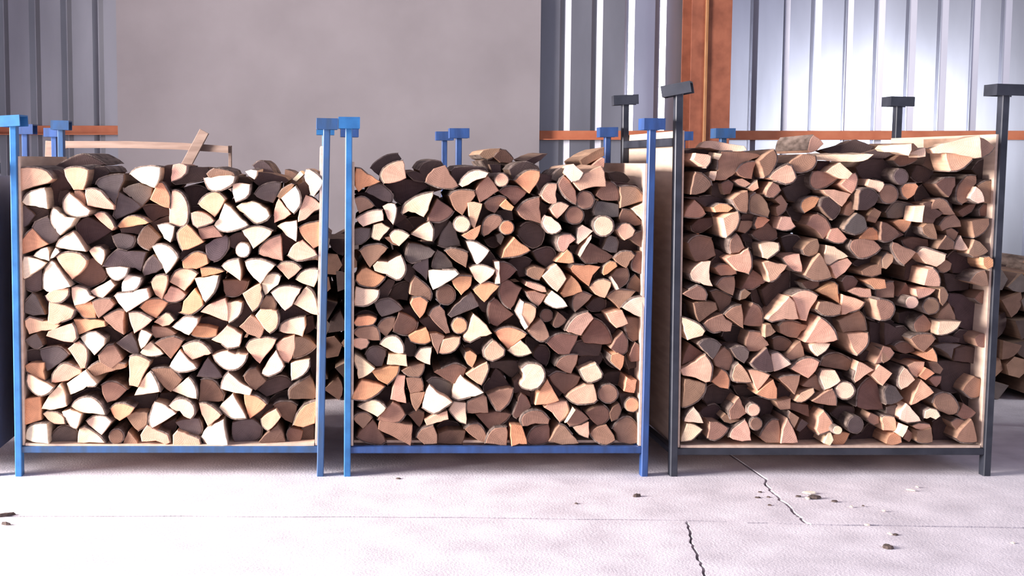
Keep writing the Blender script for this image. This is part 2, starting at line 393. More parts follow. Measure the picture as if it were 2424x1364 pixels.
# ---------------------------------------------------------------- logs
LOGDATA = """RACK1
WP+0 48,397 84,396 112,404 127,424 112,433 88,439 59,447 46,454
WD+0 112,402 137,404 164,425 170,443 147,468 139,507 117,488 116,449 126,427
WD-34 133,393 168,373 195,364 221,371 250,390 195,394 156,397
WP+0 150,402 168,395 192,395 211,402 205,427 196,449 174,449 155,417
WD-12 212,398 248,393 262,408 227,433 201,443 207,419
WG+0 226,437 234,423 264,413 293,412 291,427 280,452 272,484 256,464 244,449
WW+0 47,479 61,458 84,449 108,444 111,464 113,494 84,487 59,485
WW+0 145,491 148,472 164,456 176,468 199,488 215,499 212,510 184,515 153,508
WP+0 201,449 219,445 240,451 256,470 269,488 269,496 236,491 207,486
WW+0 117,511 123,489 141,505 156,515 180,517 170,534 143,556 129,542 119,529
WG+0 39,507 47,484 59,488 81,510 67,530 49,542
WP+0 222,509 231,503 248,504 264,521 272,538 266,545 240,525
WG+0 77,538 84,525 114,511 119,529 141,556 133,569 114,578 98,566
WD+0 180,530 207,513 227,523 264,546 240,562 205,583 186,558
WO+0 52,565 77,539 98,566 114,578 78,592 48,605
WC+0 129,585 139,568 174,546 186,564 205,595 176,592 137,588
WW+0 76,607 96,590 113,586 116,603 117,617
WD+0 63,490 84,490 114,497 116,509 90,521 73,527 82,509
WD+0 143,452 155,451 164,454 149,470 143,490 139,476
WT+0 176,452 190,451 201,464 202,484 195,486 180,472
WD+0 207,585 227,571 264,550 273,585 252,591 234,582
WC+0 209,594 223,584 238,585 248,592 246,614 241,627 225,614
WW+0 305,413 320,398 348,392 369,393 382,396 377,423 366,444 336,433
WD+0 383,394 408,390 406,413 405,439 396,449 377,427
WP+0 410,391 426,388 443,392 441,410 430,421 405,430 408,410
WD+0 445,396 492,396 498,412 474,429 416,437 408,431 435,419
WG+0 293,445 330,434 359,445 357,464 334,490 309,466 293,452
WO+0 356,472 375,431 385,431 396,447 404,466 402,494 381,486
WG+0 268,511 276,472 280,454 299,466 318,476 333,490 313,503 276,520
WP+0 405,451 414,449 430,456 444,478 448,503 444,529 428,538 400,529 401,491 404,472
WD+0 434,445 459,438 478,441 494,452 480,468 467,486 451,490 443,464
WP+0 468,484 480,466 502,454 521,456 535,472 523,491 508,513 488,497
WD+0 336,490 352,484 377,486 400,495 399,509 377,515 361,527 350,511
WO+0 277,536 287,523 303,512 322,511 342,518 354,527 326,532 283,539
WP+0 452,504 469,502 488,507 508,523 502,529 467,540 457,532
WW+0 371,533 383,530 400,530 414,536 408,560 403,573 389,564 381,548
WB+0 325,566 338,542 351,532 365,548 379,562 367,577 352,593 332,583
WD+0 285,542 336,534 342,540 330,556 318,552 289,550
WG+0 265,558 283,553 318,559 320,571 313,585 299,592 279,588 270,573
WO+0 418,552 430,538 443,530 461,550 482,573 457,585 432,594 422,575
WT+0 469,542 504,534 519,550 526,560 478,566
WW+0 357,585 371,578 395,580 414,593 424,610 410,628 393,649 384,626 369,603
WG+0 487,581 506,568 533,558 541,562 541,589 523,614 506,620 492,608
WD+0 455,490 469,488 488,499 504,513 474,503 453,503
WD+0 414,536 428,540 422,550 418,569 408,569
WD+0 357,527 371,523 400,511 400,529 371,530 381,550 369,546
WD+0 424,607 432,595 480,577 490,579 486,591 465,593 439,607 428,614
WO+0 430,618 451,601 469,595 490,603 492,624 465,636 435,634
WC+0 500,422 529,417 547,416 558,417 555,433 539,445 525,452 500,452 488,441 481,421
WT+0 506,398 535,402 553,408 558,417 545,415 519,418 496,421 488,412
WD+0 560,419 586,419 599,431 594,452 588,468 617,468 646,480 617,480 584,472 594,443 592,433 564,433
WC+0 551,436 568,434 593,436 591,460 582,470 557,480 552,458
WW+0 580,406 594,402 609,404 607,415 602,424 590,416
WG-30 597,392 609,382 625,380 636,388 652,413 609,406
WD+0 609,408 644,412 675,421 685,427 675,433 668,431 640,431 615,441 601,429
WG+0 601,460 613,443 633,433 650,430 666,433 662,447 650,472 646,480 617,470
WW+0 666,470 687,452 700,439 709,452 713,470 711,488 695,507 679,490
WC+0 722,421 724,400 734,400 753,412 766,428 755,449 743,465 736,460 732,439 724,429
WW-10 693,425 711,406 718,413 701,429
WT+0 668,447 691,435 697,437 681,454 664,470 656,466
WD+0 707,439 722,427 732,441 734,460 722,464 713,482
WP+0 650,527 650,499 660,471 674,490 688,507 674,517
WW+0 504,534 518,519 531,482 545,491 566,513 590,533 566,544 539,550 518,546
WC+0 559,490 572,482 596,477 615,484 631,495 641,511 633,521 609,531 594,523 576,507
WP+0 706,525 710,497 724,463 738,468 753,480 763,490 744,499 722,519
WW+0 656,536 675,527 702,523 703,540 701,571 677,556 668,544
WC+0 572,547 588,537 611,535 631,539 646,547 633,562 617,575 600,588 588,566
WO+0 706,539 724,529 744,525 761,525 760,579 742,588 722,566
WP+0 612,603 615,585 635,566 664,556 666,585 669,618 636,608
RW+0 575,592,18
WP+0 679,605 695,581 716,569 734,585 753,604 730,614 703,619
WD+0 668,550 683,560 701,573 687,591 668,608
WD+0 707,527 724,517 759,505 761,523 730,525
WD+0 625,525 648,511 652,530 656,540 648,546 621,532
WD+0 705,544 722,568 714,568 703,571
WD+0 560,552 572,548 590,568 594,579 578,575 558,589 541,581 541,562
WW+0 48,657 46,634 55,607 77,612 110,622 94,636 73,649 55,663
WC+0 119,612 126,597 131,587 138,591 141,597 125,610
WW+0 99,686 98,663 104,636 123,616 141,638 155,657 169,677 141,684 117,692
WP+0 131,609 145,599 170,596 192,601 207,616 201,632 184,651 170,661 155,642
WB+0 207,616 221,611 238,626 254,653 246,665 215,681 192,673 170,661 186,651 201,632
WG+0 53,667 75,651 98,638 98,663 98,686 77,692 59,681
WG+0 244,631 258,608 279,589 300,594 344,599 338,622 332,642 320,634 283,633
WW+0 248,635 273,634 305,634 299,653 281,664 264,661 252,647
WW+0 287,692 289,671 301,652 335,657 332,673 318,688
WC+0 211,690 234,679 262,663 272,675 258,690 244,707 221,700
WC+0 167,681 182,677 207,684 215,698 225,704 201,718 176,724 170,702
WP+0 107,700 123,690 162,682 162,700 145,716 121,718 112,710
WG+0 56,741 57,716 77,693 84,700 94,720 106,745 78,747
WT+0 217,715 236,707 262,707 270,720 262,731 233,753 225,735
WO+0 177,725 215,715 225,739 227,753 201,754 188,741
WP+0 114,755 116,716 137,720 155,725 178,733 170,755 145,764 129,768 114,762
WP+0 57,759 69,750 102,759 129,765 141,770 129,780 98,782 69,791 61,772
WP+0 109,796 114,786 172,764 182,786 184,801 174,812 141,805
WO+0 174,757 203,756 248,761 250,772 223,777 201,786 186,792 178,772
WT+0 242,751 277,733 295,737 291,760 293,792 273,780 252,762
WW+0 186,801 201,790 227,785 252,800 248,815 224,840 205,821
WP+0 161,826 186,807 195,813 207,827 208,852 202,873 192,872 180,852
WG+0 57,805 86,790 94,803 101,819 88,827 73,821
WG+0 93,828 125,820 145,822 164,840 141,860 112,878 100,850
WD+0 104,798 145,807 172,813 160,829 149,823 117,817 104,815
WD+0 90,702 110,700 116,714 114,737 106,737 96,718
WT+0 231,842 254,817 268,815 277,829 289,852 264,872 238,858
WD+0 254,772 275,784 291,798 270,811 254,817 252,798 227,782
WD+0 129,720 164,696 172,712 174,729 156,725
WG+0 338,643 346,620 363,603 375,616 387,634 369,645 342,653
WP+0 356,669 369,653 387,650 397,653 395,673 383,708 369,698
WP+0 399,669 414,642 435,635 455,638 470,648 455,665 437,688 420,677
WO+0 473,634 500,633 521,638 531,643 508,649 478,655
WC+0 461,660 494,657 519,652 517,667 508,694 486,717 473,688
WP+0 385,706 396,694 404,679 422,684 441,698 434,708 416,716 396,715
WC+0 268,703 276,694 313,691 348,684 354,704 338,714 299,739 287,725
WO+0 330,729 344,712 365,706 385,708 398,716 385,733 369,753 352,745
WO+0 430,739 435,714 461,684 473,700 483,723 463,741 447,747 422,741
WP+0 475,739 490,725 533,707 539,729 539,760 508,749
WP+0 303,741 326,738 344,745 363,757 344,772 318,789 309,762
WP+0 365,763 379,751 393,741 402,743 414,758 400,769 385,772
WC+0 406,776 424,759 441,749 470,753 465,770 447,793 428,784
WT+0 357,784 361,772 396,777 416,790 396,798 369,801
WT+0 366,813 381,803 412,796 435,807 422,825 404,849 393,837 379,821
WC+0 327,805 334,780 359,792 348,811 334,827
WG+0 276,811 311,788 322,811 329,839 309,835
WC+0 331,835 356,810 369,821 388,838 369,844 346,845
WP+0 430,821 447,811 471,808 490,819 502,837 484,840 455,851 437,835
WO+0 452,792 465,772 490,774 513,780 513,796 494,801 467,799
WD+0 472,753 494,750 537,760 537,772 519,786 513,778 467,768
WD+0 400,720 428,718 430,739 420,747 416,757 400,741 377,749 387,729
WD+0 295,741 305,745 313,780 295,792
WD+0 435,801 498,801 502,809 537,827 502,835 484,811 445,809
WC+0 524,631 537,619 566,613 570,638 569,664 549,649
WC+0 578,620 594,614 617,613 640,620 653,628 635,645 617,671 601,657 586,638
WP+0 654,631 666,622 685,619 703,624 714,636 697,651 683,661 670,645
WC+0 699,663 711,645 734,636 755,638 750,663 743,679 718,671
WW+0 618,673 631,651 644,646 660,648 666,654 658,673 638,688 627,700 621,688
WB+0 528,664 558,664 588,666 582,686 566,700 549,703 534,700
WP+0 575,696 594,684 615,673 619,690 623,702 613,727 597,739 586,718
WC+0 640,694 660,679 687,676 714,683 701,702 691,723 675,735 660,718
WC+0 695,720 713,696 726,678 740,688 750,710 755,747 736,741 714,729
WT+0 617,718 629,700 644,702 654,720 652,735 636,733 615,731
WP+0 605,748 617,733 656,735 661,755 656,778 638,791 625,776 617,764
WC+0 538,718 555,715 574,716 572,735 564,751 541,766 540,737
WC+0 661,786 664,768 687,755 722,749 722,776 716,796 697,790 679,789
WD+0 723,751 740,747 746,776 734,786 722,792 723,770
WT+0 567,774 594,747 609,757 627,774 615,801 592,792
WC+0 501,805 521,790 538,772 555,780 572,792 568,821 539,826 523,815
WP+0 580,823 590,807 617,799 636,798 656,803 644,823 629,840 615,860 594,838
WP+0 653,815 672,803 697,794 698,825 684,860 670,856 658,838
WB+0 699,798 716,799 734,807 750,819 738,833 711,846 693,848 698,825
WD+0 668,729 683,729 695,721 720,737 734,745 707,749 675,757 662,772 660,741
WD+0 574,710 586,721 597,741 574,764 560,776 543,766 570,749 576,733
WD+0 621,790 627,780 638,792 662,790 695,794 662,807 640,798 615,801
WO+0 57,866 78,860 104,860 102,879 108,901 84,893 61,879
WC+0 60,903 64,886 80,893 104,905 130,916 121,928 106,937 90,938 73,928 63,916
WP+0 121,907 123,887 135,870 151,859 172,864 193,875 192,883 160,901 137,905
WW+0 156,911 182,893 204,877 219,895 234,907 227,914 207,916 164,936
WT+0 207,873 231,856 270,857 297,862 297,870 264,879 225,890
WC+0 97,969 117,936 143,909 153,928 158,961 137,967 117,971
WO+0 58,946 94,940 97,963 98,994 78,1000 60,1005
WC+0 166,965 176,951 195,941 217,940 234,950 246,965 251,983 219,978 190,976
WP+0 100,981 110,975 137,977 153,990 155,1004 129,1003 114,994
WC+0 146,977 166,971 193,980 188,996 182,1016 166,1010 155,992
WC+0 201,999 217,987 236,984 254,987 266,997 254,1012 241,1029 217,1012
WW+0 57,1026 65,1012 82,1004 114,1002 115,1026 117,1048 86,1047 57,1043
WG+0 120,1048 123,1028 137,1012 153,1007 170,1012 184,1024 182,1047
WC+0 184,1048 186,1016 199,1010 223,1022 238,1033 250,1049 225,1047
RB+0 275,1034,18
WT+0 239,912 254,903 277,905 301,924 273,948 254,953 244,932
WO+0 259,969 272,957 297,956 320,965 307,981 283,996 272,989
WD+0 160,946 199,924 227,916 240,924 246,950 231,942 205,936 176,950 164,963
WD+0 61,831 90,827 100,836 104,858 78,856 61,852
WD+0 116,1006 129,1004 141,1008 125,1024 117,1029
WP+0 305,845 324,841 342,846 357,855 346,875 326,916 307,912 307,879
WC+0 317,938 334,905 356,877 367,891 375,907 380,928 348,932
WT+0 358,874 377,870 408,872 432,899 420,912 404,928 387,914 373,897
WC+0 399,869 412,850 426,829 441,846 468,871 451,879 430,883 412,879
WC+0 405,926 426,911 447,892 459,905 467,924 467,945 445,940
WG+0 466,890 478,870 492,847 506,864 527,893 515,897
WB+0 474,899 494,897 512,905 531,936 527,951 498,950 472,950
WW+0 351,998 356,975 366,951 393,961 417,978 396,992 359,1016
WC+0 399,963 408,951 424,944 443,946 459,959 462,981 451,994 435,985 426,973 416,973
WD+0 297,942 336,934 373,932 369,950 357,969 344,977 324,971 313,961 295,955
WT+0 299,985 322,976 350,977 349,1006 326,1022 313,1006
WG+0 416,1000 435,994 471,990 480,1018 471,1033 445,1026 428,1016
WP+0 470,955 490,955 510,967 525,983 508,996 492,1009 478,981
WP+0 333,1031 348,1008 373,1018 398,1029 404,1049 393,1052 369,1043 336,1045
WP+0 410,1055 410,1031 420,1020 447,1028 473,1039 476,1053 451,1057
WW+0 474,1037 490,1016 529,994 533,1022 539,1053 517,1057 496,1060 482,1049
WT+0 291,1055 295,1041 304,1022 315,1035 328,1054
WD+0 375,1012 416,990 416,1014 408,1028 387,1022
WD+0 387,846 406,850 395,868 369,868 357,872 354,864 361,850
WD+0 381,932 400,930 424,940 396,959 373,950
WC+0 501,841 521,836 539,833 557,840 586,839 582,856 566,873 547,878 527,873 510,858
WC+0 618,886 633,860 654,830 660,844 674,866 666,879 636,893
WC+0 689,862 711,856 733,851 733,868 718,889 690,902
WB+0 576,891 592,872 606,870 617,889 629,903 605,924 594,918
WC+0 521,922 529,893 541,881 558,897 578,912 597,922 592,935 558,930
WD+0 629,899 666,889 687,899 697,911 668,924 631,938 609,924
WB+0 683,926 695,912 734,889 740,901 750,940 742,946 714,944 685,945
WW+0 516,968 535,950 551,934 560,950 574,971 585,989 557,993 539,987
WO+0 576,935 594,934 613,940 633,957 613,975 592,990 584,967
WB+0 646,959 662,950 691,951 705,961 699,981 691,1002 675,994 664,983
WO+0 693,1008 701,983 720,959 752,948 748,975 744,1002 718,1011
WP+0 617,992 635,979 654,969 664,987 650,1006 635,1021 621,1010
WG+0 551,1000 574,994 599,994 621,1010 619,1035 594,1049 555,1049 550,1026
WB+0 613,1047 633,1026 656,1008 666,1020 675,1047 648,1049
WB+0 678,1028 687,1012 716,1022 709,1047 687,1049
WD+0 714,1012 742,1006 744,1047 709,1049 716,1026
WD+0 635,950 656,932 683,924 685,944 693,950 660,950 635,957
WD+0 597,989 633,959 648,957 644,969 619,987 615,996 601,994
WD+0 689,846 734,831 753,827 752,924 742,897 738,879 734,852 714,850 691,856
RACK2
WO+0 841,423 842,397 855,398 870,411 899,430 876,439 859,444 849,454 842,442
WP+0 899,417 907,398 931,383 955,379 957,398 961,421 935,431 909,436
WD-5 876,398 892,380 917,366 943,363 950,376 927,382 906,398 897,415
WG+0 865,455 874,442 898,433 915,444 931,462 927,480 907,475 884,462
WD+0 904,439 960,425 980,427 1005,433 1015,442 993,454 970,472 950,485 935,474 931,456
WD+0 962,409 985,407 1005,415 1007,431 980,427
WT+0 1006,431 1015,413 1028,400 1054,392 1065,413 1087,441 1073,448 1050,447 1026,441
WD-8 991,403 1003,386 1023,380 1044,382 1050,392 1026,400 1013,411 1005,427
WT+0 839,470 855,465 872,471 887,488 872,494 851,504 845,487
WC+0 842,518 861,505 882,498 906,497 907,521 882,528 860,536
WC+0 907,489 919,483 935,482 940,493 937,515 931,533 919,517
WC+0 950,504 954,489 972,472 997,460 1026,454 1021,470 1013,497 1003,513 984,503 966,499 954,509
WB+0 1011,523 1024,495 1036,471 1052,483 1076,500 1062,517 1040,527 1024,527
WD+0 935,534 946,519 964,519 980,542 972,548 946,540
WC+0 880,561 885,532 904,529 922,540 907,556 899,570 886,567
WG+0 838,544 853,540 877,540 874,563 855,579 840,581
WC+0 922,558 935,545 954,547 971,557 960,567 945,582 931,573
WT+0 911,563 923,561 933,575 943,582 931,579
WC+0 974,555 995,538 1017,524 1027,542 1024,572 1001,565
WD+0 972,515 1005,515 1015,522 995,536 980,542 966,519
WG+0 1036,581 1046,550 1065,523 1077,538 1083,563 1091,581 1058,587
WD+0 839,458 865,456 886,464 919,481 909,489 904,495 888,489 874,470 855,462
WD+0 1028,530 1048,522 1063,520 1044,550 1026,573 1028,550
WD+0 907,522 919,520 931,536 927,546 919,558 904,565 921,542
WD+0 939,493 950,489 952,507 964,513 939,530 933,532
WD-6 1066,405 1077,396 1118,394 1151,398 1157,407 1128,402 1103,409 1085,431 1077,431
WC+0 1087,438 1093,425 1112,407 1136,402 1157,409 1149,419 1128,425 1108,437 1095,442
WT-30 1134,366 1144,357 1159,353 1185,351 1175,368 1155,378 1142,374
WB-30 1185,353 1198,355 1217,376 1210,386 1185,384 1167,372
WD-34 1138,380 1159,374 1185,385 1214,388 1206,405 1186,407 1155,403
WD-28 1159,390 1185,390 1186,409 1167,409
WT+0 1125,454 1136,435 1155,417 1169,433 1181,451 1161,464 1136,480 1130,462
RP+0 1188,426,16
WO+0 1219,427 1237,409 1257,401 1279,405 1274,427 1254,457 1239,444
WD-6 1204,402 1225,386 1247,382 1274,394 1278,403 1253,400 1229,411 1216,427
WD-34 1245,382 1284,366 1296,364 1280,378 1259,392
WB+0 1181,454 1196,442 1225,441 1248,456 1233,470 1218,485 1202,466
WT+0 1062,464 1071,454 1093,448 1124,451 1125,462 1112,480 1095,509 1079,497
WB+0 1146,483 1159,470 1183,463 1202,470 1186,483 1171,504 1157,497
WO+0 1183,487 1198,473 1216,490 1212,499 1194,495
WP+0 1108,481 1124,479 1141,483 1134,507 1123,542 1116,530 1110,501
WT+0 1223,499 1231,485 1251,472 1278,466 1276,493 1283,530 1261,522 1245,520 1231,509
WP+0 1280,462 1286,446 1298,434 1319,435 1315,454 1317,483 1302,481 1286,470
RC+0 1094,531,20
WT+0 1141,552 1144,526 1155,513 1171,507 1185,511 1191,522 1175,540 1147,560
RO+0 1200,539,17
WO+0 1094,558 1114,546 1138,534 1130,559 1124,568 1107,567
WG+0 1175,556 1186,552 1193,561 1186,579 1179,571
WD+0 1146,567 1163,561 1175,559 1179,573 1185,579 1171,587 1155,581
WD+0 1224,556 1231,536 1245,526 1268,526 1286,540 1290,556 1282,579 1261,588 1241,577
WC+0 1284,528 1292,510 1305,515 1321,528 1330,542 1317,553 1298,552
WD+0 1253,458 1280,466 1282,478 1302,489 1290,509 1284,517 1276,489 1278,472
WD+0 1173,499 1198,497 1212,501 1216,520 1202,522 1190,517 1175,505
WD+0 1128,509 1142,485 1167,505 1147,515 1142,530 1128,534
WD+0 1280,411 1309,417 1323,425 1300,431 1280,454 1270,437
WG+0 1306,425 1313,409 1327,398 1339,400 1333,413 1319,429
WC+0 1339,409 1348,392 1358,389 1370,400 1382,409 1372,427 1354,431
WP+0 1358,433 1376,417 1403,402 1423,394 1430,407 1434,441 1403,442 1374,451
WT-36 1374,380 1399,363 1430,349 1430,368 1399,384 1380,394
WP-33 1401,394 1426,374 1430,376 1429,396 1417,392
WD-14 1438,409 1458,407 1477,411 1493,425 1485,433 1458,431 1444,423
WT+0 1320,437 1327,423 1336,416 1348,429 1362,452 1364,485 1348,476 1333,462
WP+0 1302,495 1311,483 1331,479 1348,487 1335,501 1319,517
RT+0 1386,474,22
RT+0 1361,510,22
WB+0 1411,462 1426,442 1446,429 1460,439 1467,458 1464,476 1426,473
WT+0 1466,442 1483,439 1506,442 1520,456 1530,472 1503,481 1469,492 1471,466
WG+0 1406,489 1413,475 1438,480 1465,485 1465,513 1438,513 1405,511
WC+0 1497,495 1514,487 1537,476 1537,501 1534,532 1518,515
WB+0 1467,513 1473,495 1493,497 1508,511 1524,530 1504,534 1487,526 1469,528
RC+0 1429,535,25
WP+0 1460,544 1473,530 1491,530 1504,546 1497,558 1479,568 1469,558
WP+0 1317,575 1321,561 1337,554 1352,554 1364,567 1348,577 1335,598 1325,595
WC+0 1365,575 1368,540 1380,534 1403,547 1389,561 1370,579
WG+0 1426,589 1434,573 1442,559 1460,561 1465,573 1460,600 1446,597
WC+0 1370,604 1382,583 1400,557 1399,565 1387,585 1374,608
WB+0 1492,567 1506,552 1532,544 1530,563 1534,593 1512,581
WD+0 1386,493 1405,480 1405,511 1413,515 1403,530 1386,532 1384,509
WD+0 1315,454 1333,472 1347,480 1364,487 1335,501 1348,489 1333,478 1317,481
WD+0 1347,581 1368,579 1387,563 1374,593 1364,604 1352,595
WD+0 1464,556 1483,569 1493,569 1514,585 1528,597 1504,598 1465,595 1464,575
WD+0 1403,552 1430,559 1426,585 1421,579 1425,563 1403,559
WD+0 1438,429 1460,437 1465,441 1504,441 1532,460 1532,472 1520,454 1503,437
WT+0 850,594 861,583 884,578 904,578 919,588 902,604 888,620 876,633 865,616
WG+0 960,600 968,575 989,579 1017,587 1030,596 1021,608 997,618 976,624 962,616
WC+0 884,630 894,620 919,622 950,604 958,620 962,639 954,657 939,664 915,651 888,641
WO+0 841,663 845,653 857,639 867,635 886,645 913,655 904,669 888,681 868,680 849,674
WC+0 838,725 841,704 843,680 861,685 898,686 896,704 880,719 861,726
WG+0 976,633 989,620 1015,611 1014,637 1010,664 995,647
WT+0 970,696 974,672 982,653 997,663 1019,684 1023,696 1019,713 995,702
WG+0 1022,632 1028,608 1037,592 1054,604 1069,622 1074,633 1052,638 1028,639
WD+0 919,700 929,680 946,669 968,666 968,684 964,711 946,708 925,710
WG+0 886,719 898,710 919,706 935,713 955,733 927,743 904,749 894,735
WO+0 972,719 976,706 997,702 1014,715 1005,739 994,753 982,737
RB+0 1056,699,24
WT+0 1015,748 1024,731 1042,723 1052,737 1058,766 1065,788 1056,790 1034,768
WO+0 837,764 847,752 874,749 892,754 884,768 861,772 843,772
WD+0 839,747 857,737 874,737 894,747 892,754 868,747 849,750
WT+0 890,779 902,760 919,752 937,752 931,774 915,798 904,788
WB+0 929,784 937,760 945,740 964,747 990,764 985,782 964,795 943,791
WT+0 836,789 847,776 884,770 898,784 900,807 880,805 849,799
WO+0 966,795 985,786 1009,778 1021,807 1007,815 984,813 972,809
WP+0 830,810 839,802 855,799 870,802 874,811 868,823 855,828 841,823
WC+0 899,817 911,801 931,795 946,801 956,819 956,837 935,834 919,825
WT+0 1019,791 1036,791 1052,797 1042,815 1036,838 1026,817
WP+0 1038,836 1050,805 1090,799 1089,813 1077,830 1058,838
WW+0 1016,642 1048,639 1079,638 1087,648 1065,663 1026,686 1019,669
WD+0 894,686 919,661 935,665 927,684 917,702 888,717 900,700
WD+0 993,760 1015,749 1034,768 1052,789 1021,791 1013,778
WD+0 937,737 958,731 972,727 985,745 991,760 966,747 946,739
WD+0 958,626 976,624 978,635 985,651 974,671 970,669 958,661 962,641
WD+0 868,825 888,819 917,827 915,844 892,852 865,842
WD+0 960,799 982,815 985,823 982,844 960,842 956,817
WW+0 1104,572 1122,571 1140,579 1159,593 1146,610 1130,627 1122,612 1115,596
WT+0 1053,595 1069,587 1089,590 1108,598 1106,614 1103,633 1079,618
WO+0 1187,611 1194,593 1218,563 1233,577 1257,593 1237,604 1218,609
WD+0 1261,596 1280,587 1303,585 1315,598 1317,620 1294,632 1274,618
WC+0 1112,633 1130,627 1153,629 1173,639 1159,657 1138,672 1126,661
WO+0 1069,665 1087,653 1118,655 1114,676 1092,698 1079,682
WB+0 1177,622 1194,620 1212,628 1224,641 1206,657 1190,667 1183,669 1183,643
WC+0 1172,621 1181,620 1181,647 1183,671 1173,672 1177,653
WB+0 1181,690 1185,669 1200,661 1218,674 1235,682 1222,710 1210,733 1196,725 1185,710
WT+0 1247,639 1268,633 1290,638 1278,663 1259,659 1247,651
WP+0 1245,676 1247,667 1268,671 1290,680 1294,692 1274,688
WC+0 1285,655 1302,639 1318,627 1331,643 1340,660 1319,690 1303,676
WO+0 1119,686 1136,672 1157,667 1183,677 1167,692 1147,715 1134,702
WT+0 1245,691 1268,691 1292,698 1284,711 1275,725 1259,715
WG+0 1060,745 1071,731 1097,706 1116,692 1126,711 1134,725 1099,739 1068,751
WB+0 1153,737 1159,715 1171,705 1186,719 1216,745 1200,756 1177,772 1159,766
WP+0 1229,747 1237,731 1241,716 1257,719 1270,729 1266,750 1249,778 1239,764
WW+0 1221,739 1233,710 1239,715 1231,741 1249,774 1243,780 1233,758
WW+0 1289,715 1309,691 1331,708 1344,725 1319,731 1302,725
RO+0 1088,771,19
WC+0 1096,803 1108,782 1122,745 1134,754 1151,770 1164,789 1138,799 1114,812 1101,809
WO+0 1172,786 1186,777 1208,774 1229,780 1248,791 1225,809 1204,826 1186,807
WT+0 1249,786 1263,770 1280,756 1290,770 1302,797 1288,809 1270,805
RB+0 1294,747,15
WC+0 1202,830 1218,819 1233,807 1247,819 1260,836 1237,844 1218,842
WP+0 1144,832 1153,817 1167,804 1183,815 1196,828 1194,842 1167,856 1146,846
WB+0 1293,813 1305,797 1330,788 1370,795 1360,815 1348,838 1323,838
WD+0 1132,626 1159,594 1175,618 1171,635 1155,628
WD+0 1210,610 1245,608 1261,618 1245,639 1247,653 1229,655 1224,639 1202,626
WD+0 1155,674 1175,672 1185,678 1179,690 1171,704 1149,715 1167,692
WD+0 1126,696 1138,708 1153,715 1153,741 1142,737 1134,725 1118,696
WD+0 1212,735 1224,710 1222,739 1237,764 1233,776 1208,772 1177,774 1202,756 1218,745
WD+0 1097,817 1116,815 1140,801 1165,791 1159,809 1144,830 1128,842 1101,828
WD+0 1247,795 1268,807 1290,813 1292,825 1270,842 1261,834 1245,815
WD+0 1274,727 1302,727 1296,731 1282,737 1278,756 1266,766
WO+0 1317,620 1329,608 1343,590 1354,600 1359,622 1337,622
WB+0 1370,606 1382,593 1395,575 1425,591 1454,608 1438,620 1415,623 1386,624
WT+0 1452,612 1471,596 1495,595 1504,605 1491,618 1483,634 1469,626
WO+0 1426,647 1430,630 1446,618 1458,621 1462,631 1444,643 1430,651
WB+0 1495,624 1506,598 1526,596 1526,649 1512,647 1499,641
WO+0 1349,635 1356,626 1384,627 1421,632 1403,651 1394,677 1374,661
WB+0 1448,653 1460,637 1485,633 1490,651 1483,672 1464,684 1454,669
WC+0 1449,657 1464,684 1460,686 1447,661
WP+0 1395,681 1407,667 1430,660 1448,668 1440,688 1432,705 1411,697
WB+0 1483,684 1493,659 1504,649 1520,669 1528,684 1520,692 1497,686
WO+0 1329,696 1339,674 1353,654 1368,669 1378,690 1358,698 1335,704
WT+0 1355,711 1364,696 1378,690 1403,700 1384,719 1362,739 1357,729
WT+0 1436,702 1456,686 1485,686 1506,690 1485,710 1467,731 1452,715
WC+0 1472,729 1489,711 1506,703 1527,702 1526,727 1526,752 1503,745
WP+0 1338,784 1347,764 1366,745 1393,737 1405,754 1389,774 1376,794 1354,787
WB+0 1309,772 1317,752 1322,740 1341,756 1331,770 1315,776
WP+0 1436,743 1473,736 1479,750 1486,766 1460,776 1446,762
WB+0 1378,799 1391,780 1407,754 1426,762 1444,786 1451,813 1426,815 1384,811
WB+0 1479,772 1483,750 1518,756 1520,799 1501,811 1485,799
WB+0 1446,825 1458,805 1475,786 1487,807 1485,832 1469,842
WB+0 1491,842 1497,825 1504,811 1518,825 1520,852 1495,856
WD+0 1387,725 1405,708 1423,704 1434,710 1434,727 1419,737 1399,737
WD+0 1436,711 1454,719 1467,733 1436,741 1430,731
WD+0 1506,692 1522,694 1524,702 1501,702 1481,715
WD+0 1364,809 1382,805 1384,813 1426,817 1419,842 1374,842 1348,836
WD+0 1329,737 1348,747 1347,754 1341,754 1325,739
WD+0 1407,745 1434,743 1446,764 1460,778 1452,793 1438,772 1426,758
WD+0 1407,653 1426,635 1430,653 1450,651 1450,667 1430,659 1405,663
WG+0 864,840 874,824 894,819 915,830 909,850 904,867 890,867 870,852
WC+0 837,856 840,838 855,848 874,862 887,872 870,887 849,897 845,875
WC+0 917,863 921,840 939,840 961,840 964,867 945,864
WC+0 982,846 997,826 1022,823 1019,840 1018,863 997,855
WT+0 950,877 976,867 1005,862 1003,879 991,893 966,890
WO+0 880,879 915,871 946,867 941,889 917,912 896,899
WB+0 1028,881 1044,873 1073,860 1090,863 1106,873 1095,895 1073,908 1048,893
WO+0 831,945 841,926 857,902 874,905 894,910 912,916 894,934 865,949
WP+0 925,945 929,922 941,889 959,891 956,920 961,954 943,950
WT+0 962,895 997,895 1003,914 1001,926 972,932 966,914
WT+0 972,934 1005,930 997,953 985,973 976,957
WG+0 1009,902 1021,893 1044,895 1071,910 1075,922 1067,945 1044,930 1019,914
WC+0 999,967 1007,938 1018,914 1032,928 1054,940 1072,951 1052,967 1028,981
WC+0 846,965 859,955 880,947 900,951 915,965 904,977 894,986 868,973
WT+0 893,994 911,973 931,953 945,961 961,982 946,1000 919,1002
WT+0 836,992 847,979 867,977 882,990 870,1002 859,1014
WB+0 966,982 991,971 1005,977 1001,994 993,1011 980,996
